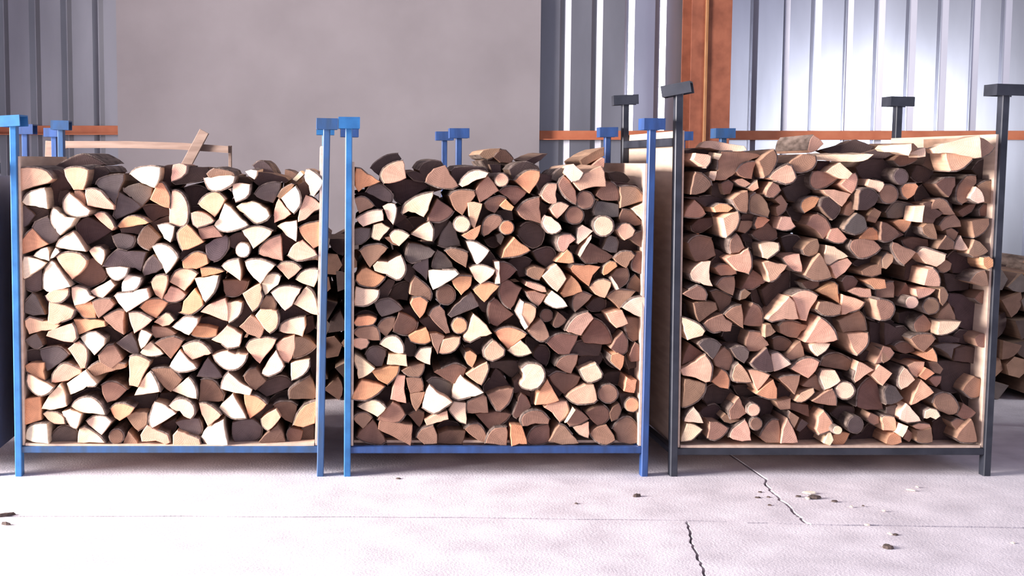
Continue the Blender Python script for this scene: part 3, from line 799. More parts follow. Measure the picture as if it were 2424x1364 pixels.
WP+0 1006,997 1028,984 1058,973 1061,992 1034,1000 1011,1008
WD+0 1034,1010 1054,996 1083,1002 1091,1012 1063,1018 1036,1025
WB+0 843,1035 861,1014 882,994 894,1012 915,1047 904,1055 874,1051 853,1043
WT+0 896,1016 900,996 937,1002 976,1008 974,1029 972,1055 945,1041 913,1025
WT+0 985,1037 997,1016 1026,1006 1034,1029 1034,1050 1005,1052
WB+0 1036,1047 1038,1027 1062,1019 1102,1021 1099,1035 1093,1051 1063,1050
WD+0 859,899 876,877 894,902 913,912 892,908 868,902
WD+0 892,940 915,918 927,916 923,945 929,951 913,967 902,951 884,943
WD+0 945,959 970,953 980,969 985,975 966,982 952,969
WD+0 907,1025 939,1039 972,1057 919,1057 911,1039
WD+0 978,1008 991,1012 984,1033 976,1053
WO+0 1100,848 1103,834 1114,832 1128,842 1122,860 1118,871 1107,862
WP+0 1104,887 1122,875 1153,857 1158,873 1151,893 1140,914 1122,901
WD+0 1159,856 1194,854 1225,854 1233,867 1229,883 1214,897 1198,885 1179,871 1159,869
WD+0 1144,914 1159,895 1173,873 1186,883 1206,914 1177,926 1147,932
WW+0 1070,943 1077,916 1092,891 1108,904 1143,927 1114,940 1085,949
WC+0 1235,873 1247,862 1264,860 1282,865 1291,883 1288,902 1274,920 1259,925 1237,920 1231,914 1242,901 1243,889
WO+0 1268,959 1274,934 1296,899 1305,916 1323,948 1296,957
WP+0 1289,965 1300,955 1342,949 1348,971 1342,986 1325,1001 1309,977
WT+0 1153,934 1183,924 1216,920 1212,940 1204,957 1185,975 1175,973
WT+0 1103,967 1108,949 1144,934 1151,941 1156,978 1128,978 1107,979
WC+0 1062,971 1075,953 1102,955 1102,977 1104,1004 1089,1000 1075,988
WB+0 1213,982 1224,951 1234,931 1247,941 1257,963 1241,980 1224,992 1216,988
WB+0 1126,981 1155,979 1175,975 1212,980 1204,992 1185,1008 1161,1021 1142,998
WT+0 1232,994 1241,979 1263,971 1286,975 1303,994 1298,1004 1268,1002 1237,1010
WT+0 1099,1016 1112,1006 1132,1003 1146,1016 1153,1035 1149,1049 1132,1041 1110,1025
WT+0 1148,1051 1155,1029 1171,1012 1200,1011 1201,1033 1199,1055 1175,1052
WO+0 1209,1032 1210,1007 1235,1009 1243,1033 1247,1051 1229,1050 1212,1056
WB+0 1246,1045 1251,1025 1266,1010 1300,1004 1301,1029 1300,1049 1276,1054 1253,1053
WT+0 1300,1045 1311,1027 1323,1004 1339,1008 1356,1029 1370,1050 1333,1053
WD+0 1266,830 1276,817 1292,819 1302,834 1300,852 1292,867 1276,856 1263,844
WD+0 1257,930 1266,926 1284,920 1268,941 1266,959 1257,957
WD+0 1212,986 1225,994 1229,1006 1200,1010 1185,1010
WD+0 1105,1035 1124,1041 1147,1053 1097,1053
WD+0 1216,902 1233,891 1241,901 1229,914 1239,924 1255,930 1257,941 1233,928 1218,930
WD+0 1294,879 1309,883 1323,899 1331,930 1323,941 1309,916 1298,899
WT+0 1314,867 1323,850 1343,840 1370,840 1364,862 1352,884 1333,877
WB+0 1298,891 1317,879 1341,883 1374,893 1366,910 1337,934 1311,910
WC+0 1372,877 1393,869 1411,860 1421,873 1427,885 1425,895 1401,907 1384,902
WP+0 1339,940 1358,926 1387,912 1405,912 1415,947 1407,955 1368,959 1348,949
WO+0 1444,854 1446,840 1464,837 1477,844 1475,862 1469,877 1458,869
WD+0 1425,836 1442,834 1446,854 1456,873 1438,862
RT+0 1440,932,24
WT+0 1343,1002 1354,982 1362,967 1378,977 1395,992 1368,1008 1348,1010
WP+0 1357,1012 1378,1008 1393,1000 1393,1037 1372,1029
WB+0 1386,977 1407,965 1430,959 1442,971 1444,992 1426,1008 1415,1010 1399,992
WC+0 1338,1002 1358,967 1362,970 1343,1000
WO+0 1478,926 1485,895 1495,901 1507,901 1501,930
RO+0 1496,959,17
WT+0 1396,1027 1415,1012 1436,1007 1446,1021 1458,1043 1438,1055 1419,1051 1405,1041
WB+0 1448,1016 1465,994 1485,986 1501,994 1513,1016 1512,1049 1493,1051 1465,1045 1460,1025
WB+0 1444,979 1452,965 1465,955 1471,971 1462,992 1448,998
WD+0 1368,850 1391,824 1419,830 1430,850 1419,865 1407,858 1387,867 1368,871
WD+0 1426,889 1444,881 1465,881 1477,887 1477,906 1465,914 1450,908 1426,904 1430,891
WD+0 1487,877 1518,863 1518,899 1508,899 1491,895
WD+0 1485,834 1497,817 1518,826 1520,863 1489,875 1479,844
WD+0 1465,932 1479,932 1501,934 1483,945 1479,961 1473,969 1471,953
WD+0 1485,977 1508,975 1516,992 1514,1010 1501,990
WD+0 1374,963 1399,959 1426,957 1387,973 1395,988 1378,975
WD+0 1397,992 1415,1012 1399,1021 1395,1012
RACK3
XC-3 1662,348 1674,335 1695,335 1726,342 1756,347 1760,355 1742,358 1707,356 1684,349
WD-14 1619,357 1648,352 1684,350 1705,359 1695,363 1682,367 1647,360 1631,372 1619,368
WP+8 1642,378 1648,363 1668,366 1684,369 1682,384 1672,397 1656,388
WT+0 1698,368 1707,357 1742,358 1785,363 1804,368 1765,384 1744,400 1740,409 1717,425 1693,425 1697,402
WT+0 1741,407 1752,392 1769,383 1793,382 1785,396 1779,423 1764,421 1750,415
WT+4 1797,382 1814,367 1834,353 1842,370 1838,390 1822,415 1808,421 1804,398
WP+5 1820,421 1834,404 1863,388 1875,392 1886,421 1879,431 1861,437 1840,429
WB+3 1636,460 1641,435 1647,407 1662,409 1684,429 1686,439 1668,454 1648,460
XC+0 1679,419 1684,406 1696,406 1691,427
XC+0 1691,374 1695,363 1707,365 1701,378
WP+0 1739,429 1758,424 1778,435 1765,443 1748,437
WB+0 1707,435 1725,427 1738,435 1728,458 1715,460
WT+6 1732,472 1752,458 1769,452 1771,476 1769,505 1748,499
WT+4 1773,485 1777,464 1789,456 1804,466 1816,482 1822,501 1820,515 1787,507 1777,503
WT+5 1812,462 1820,445 1830,432 1843,439 1850,450 1832,468 1816,466
WP+0 1774,443 1793,427 1795,445 1783,452 1773,446
WT+0 1834,472 1849,462 1865,482 1859,499 1842,513 1838,491 1849,484
WT+0 1619,513 1629,491 1644,474 1656,485 1671,505 1664,513 1647,517 1627,515
WO+4 1689,491 1703,482 1723,484 1735,493 1723,501 1695,502
WP+8 1712,517 1730,507 1748,501 1752,517 1744,542 1720,563 1717,540
WD+0 1633,534 1654,519 1687,515 1691,530 1674,544 1654,552 1637,546
WB+0 1750,517 1758,507 1779,507 1789,511 1785,523 1758,521
WT+0 1747,546 1754,523 1783,524 1781,536 1764,553
WO+0 1786,532 1793,513 1808,513 1822,521 1806,536 1791,542
WP+3 1840,542 1851,515 1871,515 1875,526 1884,536 1873,544 1853,546
WB+0 1777,554 1804,534 1818,528 1838,544 1843,563 1824,573 1795,569
WD+0 1672,394 1693,374 1695,402 1680,419 1678,425 1654,406
WD+0 1687,435 1709,431 1717,458 1719,474 1699,464 1684,462
WD+0 1619,468 1654,466 1687,462 1726,476 1730,485 1699,482 1678,485 1668,489 1645,472
WD+0 1684,503 1715,505 1691,513 1687,511
WD+0 1820,482 1834,472 1838,495 1836,521 1824,523
WD+0 1754,556 1783,542 1777,556 1783,575 1760,571
WD+0 1730,415 1742,411 1762,423 1777,425 1742,431 1728,429
WD+0 1779,423 1783,402 1795,390 1806,404 1806,419 1797,425
WP-14 1912,355 1918,329 1926,319 1937,328 1949,341 1934,355 1918,361
XC+0 1931,367 1992,367 2056,366 2045,376 2027,382 1976,381 1932,377
WT+4 1867,386 1887,374 1900,366 1932,368 1934,382 1924,400 1898,410 1879,404
XD-16 1949,355 1988,345 2023,331 2062,347 2051,361 1976,365
WC+4 1960,407 1976,394 1990,386 2004,400 2015,411 2006,423 1988,421 1973,413
WT+0 1918,419 1924,406 1949,407 1967,415 1985,422 1957,443 1932,449 1918,437
WP+2 1991,437 2006,421 2025,409 2032,425 2025,450 2017,459 2004,448
WP+2 1949,450 1976,450 2014,460 2002,478 1994,488 1980,478 1961,462
XD-8 2054,363 2084,353 2113,363 2093,374 2062,376 2047,376
WD+0 2021,396 2045,380 2093,376 2120,396 2113,419 2092,427 2064,423 2047,431 2029,413
WD+0 1879,419 1912,411 1918,439 1922,456 1904,466 1895,482 1865,474 1850,446 1869,437
WO+0 1897,489 1904,472 1924,464 1940,469 1928,489 1906,505
WD+2 1945,472 1961,466 1980,480 1990,491 1986,507 1971,521 1951,499 1941,489
WD+6 2033,480 2035,450 2053,445 2070,450 2084,466 2072,485 2053,497 2031,497
WC+5 2056,439 2060,425 2074,427 2090,431 2093,437 2082,454 2068,446
RT+2 2104,459,24
WT+0 1996,507 2004,487 2015,476 2025,485 2023,501 2012,511
WT+0 2052,521 2058,507 2070,493 2086,502 2072,527
WG+3 1996,544 2012,521 2029,505 2047,515 2056,538 2045,550 2025,557 2010,552
WT+0 1910,532 1922,513 1937,505 1957,517 1969,542 1949,565 1932,544
WP+0 1958,565 1969,544 1984,541 2006,565 1996,575 1975,575
WO+0 2035,565 2051,544 2066,538 2078,548 2080,569 2060,569
WB+2 2084,569 2088,526 2101,530 2120,542 2132,554 2113,569 2092,574
WD+0 1859,495 1879,485 1897,497 1908,511 1895,526 1873,517
WD+0 1936,384 1965,382 1961,402 1955,409 1934,402
WD+0 1969,534 1988,519 2010,517 1992,538 1976,540
WD+0 2058,530 2082,523 2090,526 2082,542 2064,538
WD+0 1922,452 1947,450 1965,466 1945,468 1937,466
XC+6 2094,354 2102,346 2152,341 2152,355 2147,368 2129,361 2100,359
WT+6 2152,343 2162,340 2172,349 2156,361
XC+5 2154,364 2174,355 2187,350 2187,370 2176,372 2172,366
WB+0 2113,380 2129,368 2170,367 2176,378 2154,388 2129,394
WD+0 2182,390 2191,372 2195,353 2215,353 2230,372 2232,396 2207,402
WT+14 2315,374 2314,326 2330,329 2357,349 2342,365
WP+9 2250,406 2240,363 2265,363 2301,370 2303,378 2283,398 2265,406
XC+12 2215,352 2238,341 2312,321 2315,372 2304,374 2265,363 2238,361 2221,362
RG+2 2133,418,19
WO+2 2134,445 2143,435 2168,434 2172,441 2164,460 2150,472 2139,464
WB+2 2213,435 2234,421 2264,420 2262,439 2246,466 2228,450
WT+0 2262,458 2269,437 2291,415 2314,415 2312,433 2299,450 2289,476 2277,485 2265,478
WT+0 2314,439 2334,427 2357,427 2357,450 2351,482 2330,480 2324,458
WC+3 2296,470 2312,443 2324,456 2330,478 2316,482
WD+0 2172,446 2184,437 2195,454 2203,466 2191,474 2168,480 2164,462
WG+0 2094,503 2115,478 2137,478 2166,485 2156,511 2125,517 2100,515
WT+2 2205,495 2211,472 2226,469 2242,476 2256,497 2262,507 2236,507 2223,493
XC+8 2161,524 2168,489 2186,487 2182,526
WB+2 2185,526 2187,482 2203,478 2215,495 2234,505 2215,517 2209,528
WT+0 2223,534 2238,515 2262,507 2273,524 2275,536 2248,538 2230,546
WB+0 2267,501 2295,485 2312,482 2301,501 2279,513
WB+0 2318,495 2328,484 2349,484 2349,505 2334,511 2320,511
WT+2 2299,524 2343,517 2345,532 2330,552 2306,563
WO+0 2116,526 2129,521 2158,521 2152,538 2141,550
WT+2 2182,538 2193,530 2209,530 2215,546 2220,567 2199,563 2186,554
WT+0 2238,544 2252,540 2269,552 2260,569 2242,558
WB+0 2084,558 2090,524 2109,534 2141,556 2119,565 2094,573
WD+0 2275,517 2297,515 2301,540 2303,563 2279,560 2269,548
WD+0 2299,402 2314,382 2343,372 2343,419 2316,427 2314,413
WD+0 2168,392 2191,394 2215,402 2203,419 2201,437 2184,431 2172,433 2154,419
WD+0 2217,466 2246,470 2258,495 2256,493 2242,474
WD+0 2141,556 2158,532 2182,530 2186,560 2199,565 2174,579 2145,577
WB+0 1627,575 1639,562 1658,557 1687,564 1691,585 1695,605 1668,618 1647,618 1635,595
WT+2 1726,589 1728,568 1744,552 1754,568 1763,587 1750,597 1730,601
WP+3 1719,613 1730,607 1754,602 1773,587 1780,607 1781,632 1773,649 1760,644 1744,640
WC+3 1802,579 1822,574 1843,575 1844,593 1818,614 1808,610
WC+2 1633,649 1648,632 1664,621 1682,619 1678,644 1679,661 1686,677 1658,671 1639,665
WT+0 1691,634 1701,627 1725,627 1744,640 1744,649 1707,652
WT+0 1695,675 1711,657 1740,655 1740,675 1735,699 1717,690
WB+0 1752,685 1769,661 1783,640 1797,649 1815,666 1801,675 1783,685
WP+4 1808,622 1820,619 1843,626 1863,628 1849,649 1838,663 1822,668 1818,644
WT+3 1617,696 1631,686 1652,675 1670,685 1676,698 1672,712 1641,708
WB+0 1680,690 1695,685 1723,696 1734,704 1726,724 1705,739 1699,722
WT+0 1752,710 1756,690 1765,685 1778,694 1765,706
WB+2 1642,718 1674,716 1695,718 1699,733 1674,749 1655,763 1647,741
WT+2 1714,745 1734,727 1756,722 1759,749 1760,777 1742,764
WT+0 1760,768 1769,743 1781,716 1795,722 1806,741 1809,774 1785,772
WC+3 1615,751 1637,757 1658,768 1670,784 1662,794 1629,805 1621,784
WT+2 1664,766 1687,753 1711,745 1719,757 1734,766 1730,784 1707,786 1689,789 1674,780
WT+4 1812,798 1814,770 1824,768 1836,786 1824,794
WT+0 1766,817 1773,784 1801,786 1812,802 1820,817 1795,831 1771,831
WD+0 1801,686 1824,667 1849,649 1871,636 1871,698 1857,708 1824,735 1812,722
WD+0 1762,562 1785,569 1801,577 1804,610 1801,616 1783,618 1779,589 1765,581
WD+0 1691,589 1725,603 1717,612 1730,626 1699,626 1684,632 1684,618 1695,607
WD+0 1619,718 1641,722 1643,741 1652,761 1637,755 1619,749
WD+0 1715,780 1736,770 1760,780 1765,796 1765,817 1730,819 1707,796
WD+0 1760,720 1779,716 1771,741 1760,747
WD+0 1777,685 1791,685 1801,716 1818,735 1816,749 1808,739 1797,722 1781,714
WD+0 1846,562 1869,556 1889,558 1908,577 1898,591 1889,601 1863,601 1852,579
WT+2 1898,591 1918,573 1936,567 1940,581 1936,601 1916,607 1902,603
WP+2 1853,611 1871,605 1892,602 1897,628 1898,644 1879,642 1863,626
WT+4 1904,653 1924,622 1941,601 1953,622 1971,657 1949,665 1926,665
WC+2 1953,610 1957,581 1975,585 1990,595 2006,607 1984,616 1965,628 1955,626
WP+2 1967,630 1988,618 2006,612 2016,623 2000,644 1980,659 1973,646
WT+2 2011,585 2017,569 2049,567 2070,571 2088,587 2074,601 2053,611 2033,612 2019,599
WP+0 2090,634 2088,614 2099,599 2115,603 2113,620 2099,636
WT+0 2039,642 2064,630 2084,626 2088,649 2064,655 2041,651
XD+0 2076,622 2080,610 2107,592 2111,597 2090,614 2088,624
WB+0 1992,667 2004,653 2019,655 2033,667 2021,683 2002,690
WP+0 2008,690 2027,683 2060,685 2064,704 2039,704
WD+0 2023,679 2039,665 2054,675 2053,685 2033,686
WO+2 2049,665 2074,661 2095,663 2099,683 2084,686 2070,685 2060,675
WT+0 2072,704 2074,686 2095,671 2117,667 2116,704 2093,704
WO+0 1937,690 1961,677 1978,669 1985,675 1985,696 1986,718 1969,706
WB+0 1897,669 1910,665 1941,667 1939,677 1926,685 1908,683
WP+2 1872,700 1889,690 1906,686 1924,690 1938,700 1926,718 1916,733 1908,759 1897,757 1889,737 1881,712
WP+4 1815,757 1840,735 1869,703 1881,716 1891,755 1859,757 1828,763
WT+4 1932,733 1941,716 1961,716 1992,724 1990,745 1975,749 1949,747
WP+2 1993,722 1996,698 2015,704 2047,715 2035,733 2012,741 1994,745
WT+9 2085,759 2074,710 2093,708 2113,716 2119,733 2109,755
WT+0 1984,759 2010,747 2035,735 2049,751 2055,784 2027,784 1996,787 1988,772
WP+6 1908,811 1928,778 1943,751 1961,763 1976,782 1983,805 1953,811
WT+0 1842,772 1852,761 1877,759 1898,766 1920,774 1898,784 1887,800 1865,796 1848,788
WB+0 1828,802 1844,796 1865,803 1877,815 1859,831 1832,827
WD+0 2056,761 2078,763 2109,757 2121,764 2121,817 2058,817 2056,788
WD+0 1916,737 1932,741 1939,749 1924,772 1912,764 1912,757
WD+0 1840,667 1859,636 1879,646 1904,659 1897,677 1871,686 1840,694
WD+0 1961,743 1982,751 1984,761 1990,784 1976,778 1961,761 1945,747
WD+0 1937,667 1976,661 1980,667 1949,683 1936,685
WD+0 2047,722 2062,712 2068,745 2072,761 2053,753 2043,737
WD+0 2015,622 2031,614 2053,614 2074,607 2076,622 2045,632 2021,628
WT+2 2110,585 2115,572 2135,583 2168,597 2156,612 2141,629 2127,618 2117,603
WB+2 2219,589 2240,558 2260,573 2260,589 2242,591
WC+0 2260,589 2265,571 2275,558 2279,571 2290,590 2273,592
WT+2 2291,601 2301,585 2308,568 2320,573 2342,595 2324,607 2303,609
WC+2 2172,599 2186,586 2203,589 2238,602 2234,616 2217,631 2195,624 2182,610
WT+0 2219,634 2238,616 2254,624 2250,638 2234,646 2225,642
WO+6 2328,610 2342,608 2351,614 2351,632 2338,637 2330,628
WP+8 2189,675 2197,638 2209,634 2221,646 2226,659 2226,679
WT+3 2297,667 2310,647 2332,640 2340,675 2328,677 2310,671
WP+3 2174,708 2168,685 2191,682 2216,685 2203,698
WB+0 2123,702 2135,686 2145,671 2154,685 2162,704 2145,708
RC+5 2159,716,15
RT+3 2205,725,20
WT+3 2225,706 2226,685 2236,681 2246,698 2240,714 2232,724 2226,716
WT+0 2217,755 2228,735 2246,718 2256,737 2264,757 2238,761
WB+0 2304,706 2320,692 2345,681 2345,720 2324,720
WC+6 2225,763 2248,762 2273,761 2265,778 2244,792 2223,794
WT+0 2162,768 2172,753 2186,743 2199,759 2211,776 2184,792 2168,786
WT+0 2308,802 2320,792 2342,790 2347,807 2336,823 2314,819
WT+0 2088,610 2102,597 2115,603 2113,618 2096,636 2078,632
WD+0 2256,593 2289,595 2301,612 2314,610 2314,636 2297,647 2256,646 2252,628 2238,610
WD+0 2230,647 2265,651 2297,649 2299,671 2297,686 2262,688 2246,690 2238,679
WD+0 2246,694 2277,698 2304,712 2324,724 2330,745 2330,780 2297,784 2273,774 2273,761 2262,751 2258,729 2242,714
WD+0 2127,741 2148,737 2174,741 2164,763 2160,780 2139,766 2127,764
WD+0 2147,626 2174,605 2187,618 2191,630 2168,634 2158,659 2141,663 2143,644
WD+0 2299,671 2310,673 2326,681 2316,692 2304,690
WD+0 2271,780 2308,788 2306,817 2275,813 2250,800
WD+0 2094,764 2121,774 2141,772 2158,792 2152,811 2123,809 2094,817
WD+0 2219,798 2246,796 2273,802 2271,811 2223,813
WB+0 2133,569 2160,562 2197,568 2199,583 2182,585 2168,595 2141,583
WG+3 1652,816 1664,804 1682,802 1699,808 1710,819 1699,835 1687,850 1674,835
WB+0 1614,862 1621,839 1633,814 1648,825 1666,837 1639,853
WP+2 1612,877 1629,868 1648,857 1670,839 1680,851 1687,868 1686,888 1682,905 1672,905 1648,894 1619,889
WT+0 1689,851 1699,837 1715,821 1728,829 1736,851 1730,878 1707,872 1695,866
WG+2 1729,826 1746,820 1762,821 1775,833 1771,847 1762,860 1744,847
WD+4 1777,860 1797,843 1817,825 1824,843 1832,878 1814,880 1791,876
WC+2 1827,860 1826,839 1842,834 1857,845 1873,862 1851,872 1834,879
WO+0 1686,903 1699,890 1707,873 1719,880 1728,899 1725,922 1705,917
WP+2 1731,892 1738,866 1748,858 1762,874 1782,906 1758,907 1736,903
WP+2 1771,876 1795,876 1824,888 1810,905 1793,924 1783,901
WT+2 1615,966 1619,935 1622,898 1645,903 1672,909 1670,929 1654,950 1633,962
WO+2 1789,933 1808,917 1831,900 1839,921 1840,945 1818,945
WD+0 1654,975 1674,960 1693,956 1709,970 1711,981 1699,995 1672,995
WT+2 1725,972 1736,956 1749,941 1756,958 1767,979 1750,991 1730,995
RP+5 1784,971,15
RT+3 1790,1004,15
WC+2 1620,999 1627,981 1643,964 1654,979 1664,1001
WC+2 1613,1047 1619,1026 1627,1004 1645,1007 1663,1016 1650,1032 1637,1044
WT+2 1674,1038 1680,1014 1680,999 1699,1001 1726,1014 1715,1032 1693,1044
WP+2 1726,1036 1734,1016 1765,993 1773,1014 1777,1042 1758,1044
WT+0 1797,1034 1810,1011 1828,993 1845,995 1847,1022 1845,1048 1814,1047
WT+0 1838,952 1871,944 1871,968 1849,970
WT+0 1707,989 1717,980 1736,993 1754,995 1730,1003 1715,999
WD+0 1674,915 1687,909 1711,919 1730,921 1742,936 1725,954 1699,956 1672,956 1662,946
WD+0 1734,911 1783,909 1791,925 1787,936 1765,940 1746,935
WD+0 1758,946 1787,938 1824,948 1836,956 1824,987 1801,987 1801,966 1783,956 1765,962
WD+0 1664,997 1684,997 1680,1018 1672,1040 1650,1044 1654,1030
WD+0 1842,909 1855,909 1871,925 1871,944 1842,948
WD+0 1689,816 1726,812 1765,816 1762,821 1730,823 1715,821
WD+0 1830,882 1871,870 1871,888 1843,894 1832,896
WP+5 2019,825 2008,792 2056,788 2056,812 2045,829 2029,842
WT+0 1859,845 1877,825 1894,808 1900,823 1906,843 1887,851 1869,853
WC+3 1922,818 1937,812 1965,813 1955,831 1937,844 1928,833
WP+2 1872,874 1885,858 1904,848 1924,847 1941,856 1930,878 1914,895 1895,884
WB+0 1939,866 1949,843 1973,835 1996,839 2021,857 2021,874 2006,878 1976,872
WT+3 2072,862 2084,839 2092,820 2107,824 2118,835 2107,851 2092,858
WP+3 2020,899 2025,878 2033,857 2049,864 2068,876 2045,890 2025,907
WP+3 2064,889 2082,864 2111,884 2090,913
WC+2 1941,894 1947,876 1976,878 1987,901 1973,913 1953,925
WT+2 1844,897 1859,890 1895,889 1889,911 1881,933 1863,913
WT+0 1898,913 1914,899 1932,888 1943,905 1949,929 1926,919
RC+3 2001,925,22
WT+3 1923,950 1945,935 1971,921 1980,936 1982,962 1953,957
WP+2 1882,950 1898,931 1926,920 1928,929 1914,944 1898,953
WB+0 2026,962 2029,921 2045,901 2060,892 2076,909 2088,936 2093,970 2054,970
WG+2 2091,925 2103,911 2121,917 2140,944 2121,954 2097,958
WG+0 2097,979 2099,964 2121,960 2134,972 2121,987 2103,985
WP+2 1936,1011 1939,987 1951,972 1965,989 1973,1005 1967,1020 1939,1030 1934,1018
RC+8 1983,1019,10
WC+2 1952,1050 1961,1024 1967,1024 1973,1042 1965,1055
WO+0 1969,1052 1973,1030 1994,1024 2012,1026 2000,1052 1980,1055
RG+3 2025,1006,21
WP+2 1850,1050 1854,1018 1864,991 1875,1011 1889,1048 1867,1049
WT+2 1867,983 1871,975 1891,989 1881,1013 1873,1003
WB+0 1850,966 1859,950 1914,960 1916,987 1893,977 1875,970
WP+2 2088,989 2093,985 2117,987 2121,1018 2093,1019 2092,1005
WD+0 1889,1042 1891,1020 1908,1005 1932,1014 1937,1034 1943,1048 1922,1048
WG+0 1885,1018 1898,993 1914,1003 1904,1013 1893,1022
WD+0 2012,1034 2037,1024 2054,1003 2088,1005 2092,1020 2095,1048 2035,1052 2004,1052
WT+0 2051,993 2060,979 2080,987 2082,1003 2070,1007
WD+0 1965,977 1988,962 2021,962 2023,979 2012,993 1992,995 1976,989
WD+0 1916,962 1951,960 1949,970 1939,985 1934,1003 1918,987
WD+0 1980,878 2006,882 2021,886 2023,905 2004,901 1988,897
WD+0 2035,841 2054,833 2076,829 2080,839 2066,858 2035,853
WD+0 1840,917 1852,915 1869,933 1879,936 1859,948 1840,948
WT+2 2154,802 2172,791 2207,791 2217,804 2205,816 2187,833 2174,825
WB+0 2115,819 2129,810 2147,810 2166,823 2168,833 2145,837 2127,831
WO+2 2174,841 2193,837 2209,825 2217,841 2218,857 2195,851
WG+0 2209,818 2242,814 2277,817 2258,825 2252,849 2244,837 2226,825
WT+3 2086,855 2088,825 2108,825 2116,835 2106,851 2092,860
WP+0 2148,866 2168,858 2189,858 2186,874 2172,894 2158,886
WC+3 2128,915 2127,892 2141,869 2152,882 2165,899 2148,915 2135,923
WO+3 2177,890 2193,872 2212,884 2191,899
WT+0 2199,899 2207,892 2229,891 2225,907 2217,916 2209,909
WP+3 2157,960 2166,936 2182,900 2193,911 2209,929 2191,942
WT+2 2207,954 2213,936 2232,929 2252,933 2265,948 2273,966 2267,979 2246,981 2223,972
WT+0 2265,981 2275,970 2281,956 2299,968 2312,977 2297,991 2279,992
WT+0 2276,925 2287,909 2306,892 2322,899 2322,940 2301,944 2287,935
WC+3 2130,993 2135,974 2147,957 2158,970 2168,981 2180,997 2150,1002
WC+4 2189,991 2191,974 2203,967 2217,970 2225,985 2215,992 2203,987 2195,991
WP+0 2160,1009 2174,1002 2201,1005 2203,1011 2187,1022
WT+2 2168,1044 2172,1022 2187,1020 2205,1014 2209,1048 2184,1050
WT+2 2262,1038 2277,1016 2299,993 2306,1011 2316,1048 2293,1050 2275,1048
WT+0 2252,999 2265,991 2287,997 2281,1009 2264,1016 2256,1007
WO+2 2099,1050 2104,1034 2117,1024 2133,1034 2135,1048 2113,1053
XC+6 2128,1028 2137,1006 2147,1009 2137,1035
WT+0 2139,1038 2148,1016 2166,1030 2152,1046
WT+0 2211,882 2199,857 2217,858 2232,874 2226,886
WD+0 2219,855 2246,855 2304,862 2306,882 2285,899 2277,921 2258,931 2226,925 2226,890
WD+0 2258,823 2285,819 2328,827 2322,864 2303,860 2256,853
WD+0 2207,999 2226,987 2252,997 2256,1011 2262,1034 2265,1050 2211,1050 2207,1018
WD+0 2271,933 2301,950 2312,972 2304,970 2281,954
WD+0 2166,956 2197,942 2205,962 2189,972 2186,995 2172,983
WD+0 2096,962 2135,954 2141,962 2133,975 2129,989 2106,987 2096,975
WD+0 2168,843 2191,853 2207,878 2195,872 2174,855 2129,857 2129,839"""
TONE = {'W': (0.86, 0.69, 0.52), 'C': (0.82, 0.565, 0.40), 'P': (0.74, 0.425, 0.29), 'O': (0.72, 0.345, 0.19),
        'T': (0.37, 0.21, 0.142), 'B': (0.205, 0.113, 0.082), 'D': (0.10, 0.065, 0.057), 'G': (0.155, 0.118, 0.106)}  # D: dark logs, and fillers whose dark colour stands in for shaded gaps
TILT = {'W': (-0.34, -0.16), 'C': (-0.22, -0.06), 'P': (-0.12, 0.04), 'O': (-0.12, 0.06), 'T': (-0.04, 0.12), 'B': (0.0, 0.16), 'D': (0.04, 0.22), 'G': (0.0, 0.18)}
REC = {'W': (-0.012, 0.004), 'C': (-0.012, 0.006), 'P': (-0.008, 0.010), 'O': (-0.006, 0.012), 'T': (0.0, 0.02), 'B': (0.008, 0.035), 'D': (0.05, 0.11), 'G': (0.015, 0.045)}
logs = []
rack = 0
for line in LOGDATA.strip().split('\n'):
    if line.startswith('RACK'): rack = int(line[4:]); continue
    t = line.split()
    shape, tone, dp = t[0][0], t[0][1], int(t[0][2:])
    pts = [tuple(int(q) for q in p.split(',')) for p in t[1:]]
    logs.append(dict(rack=rack, shape=shape, tone=tone, dp=dp, pts=pts))

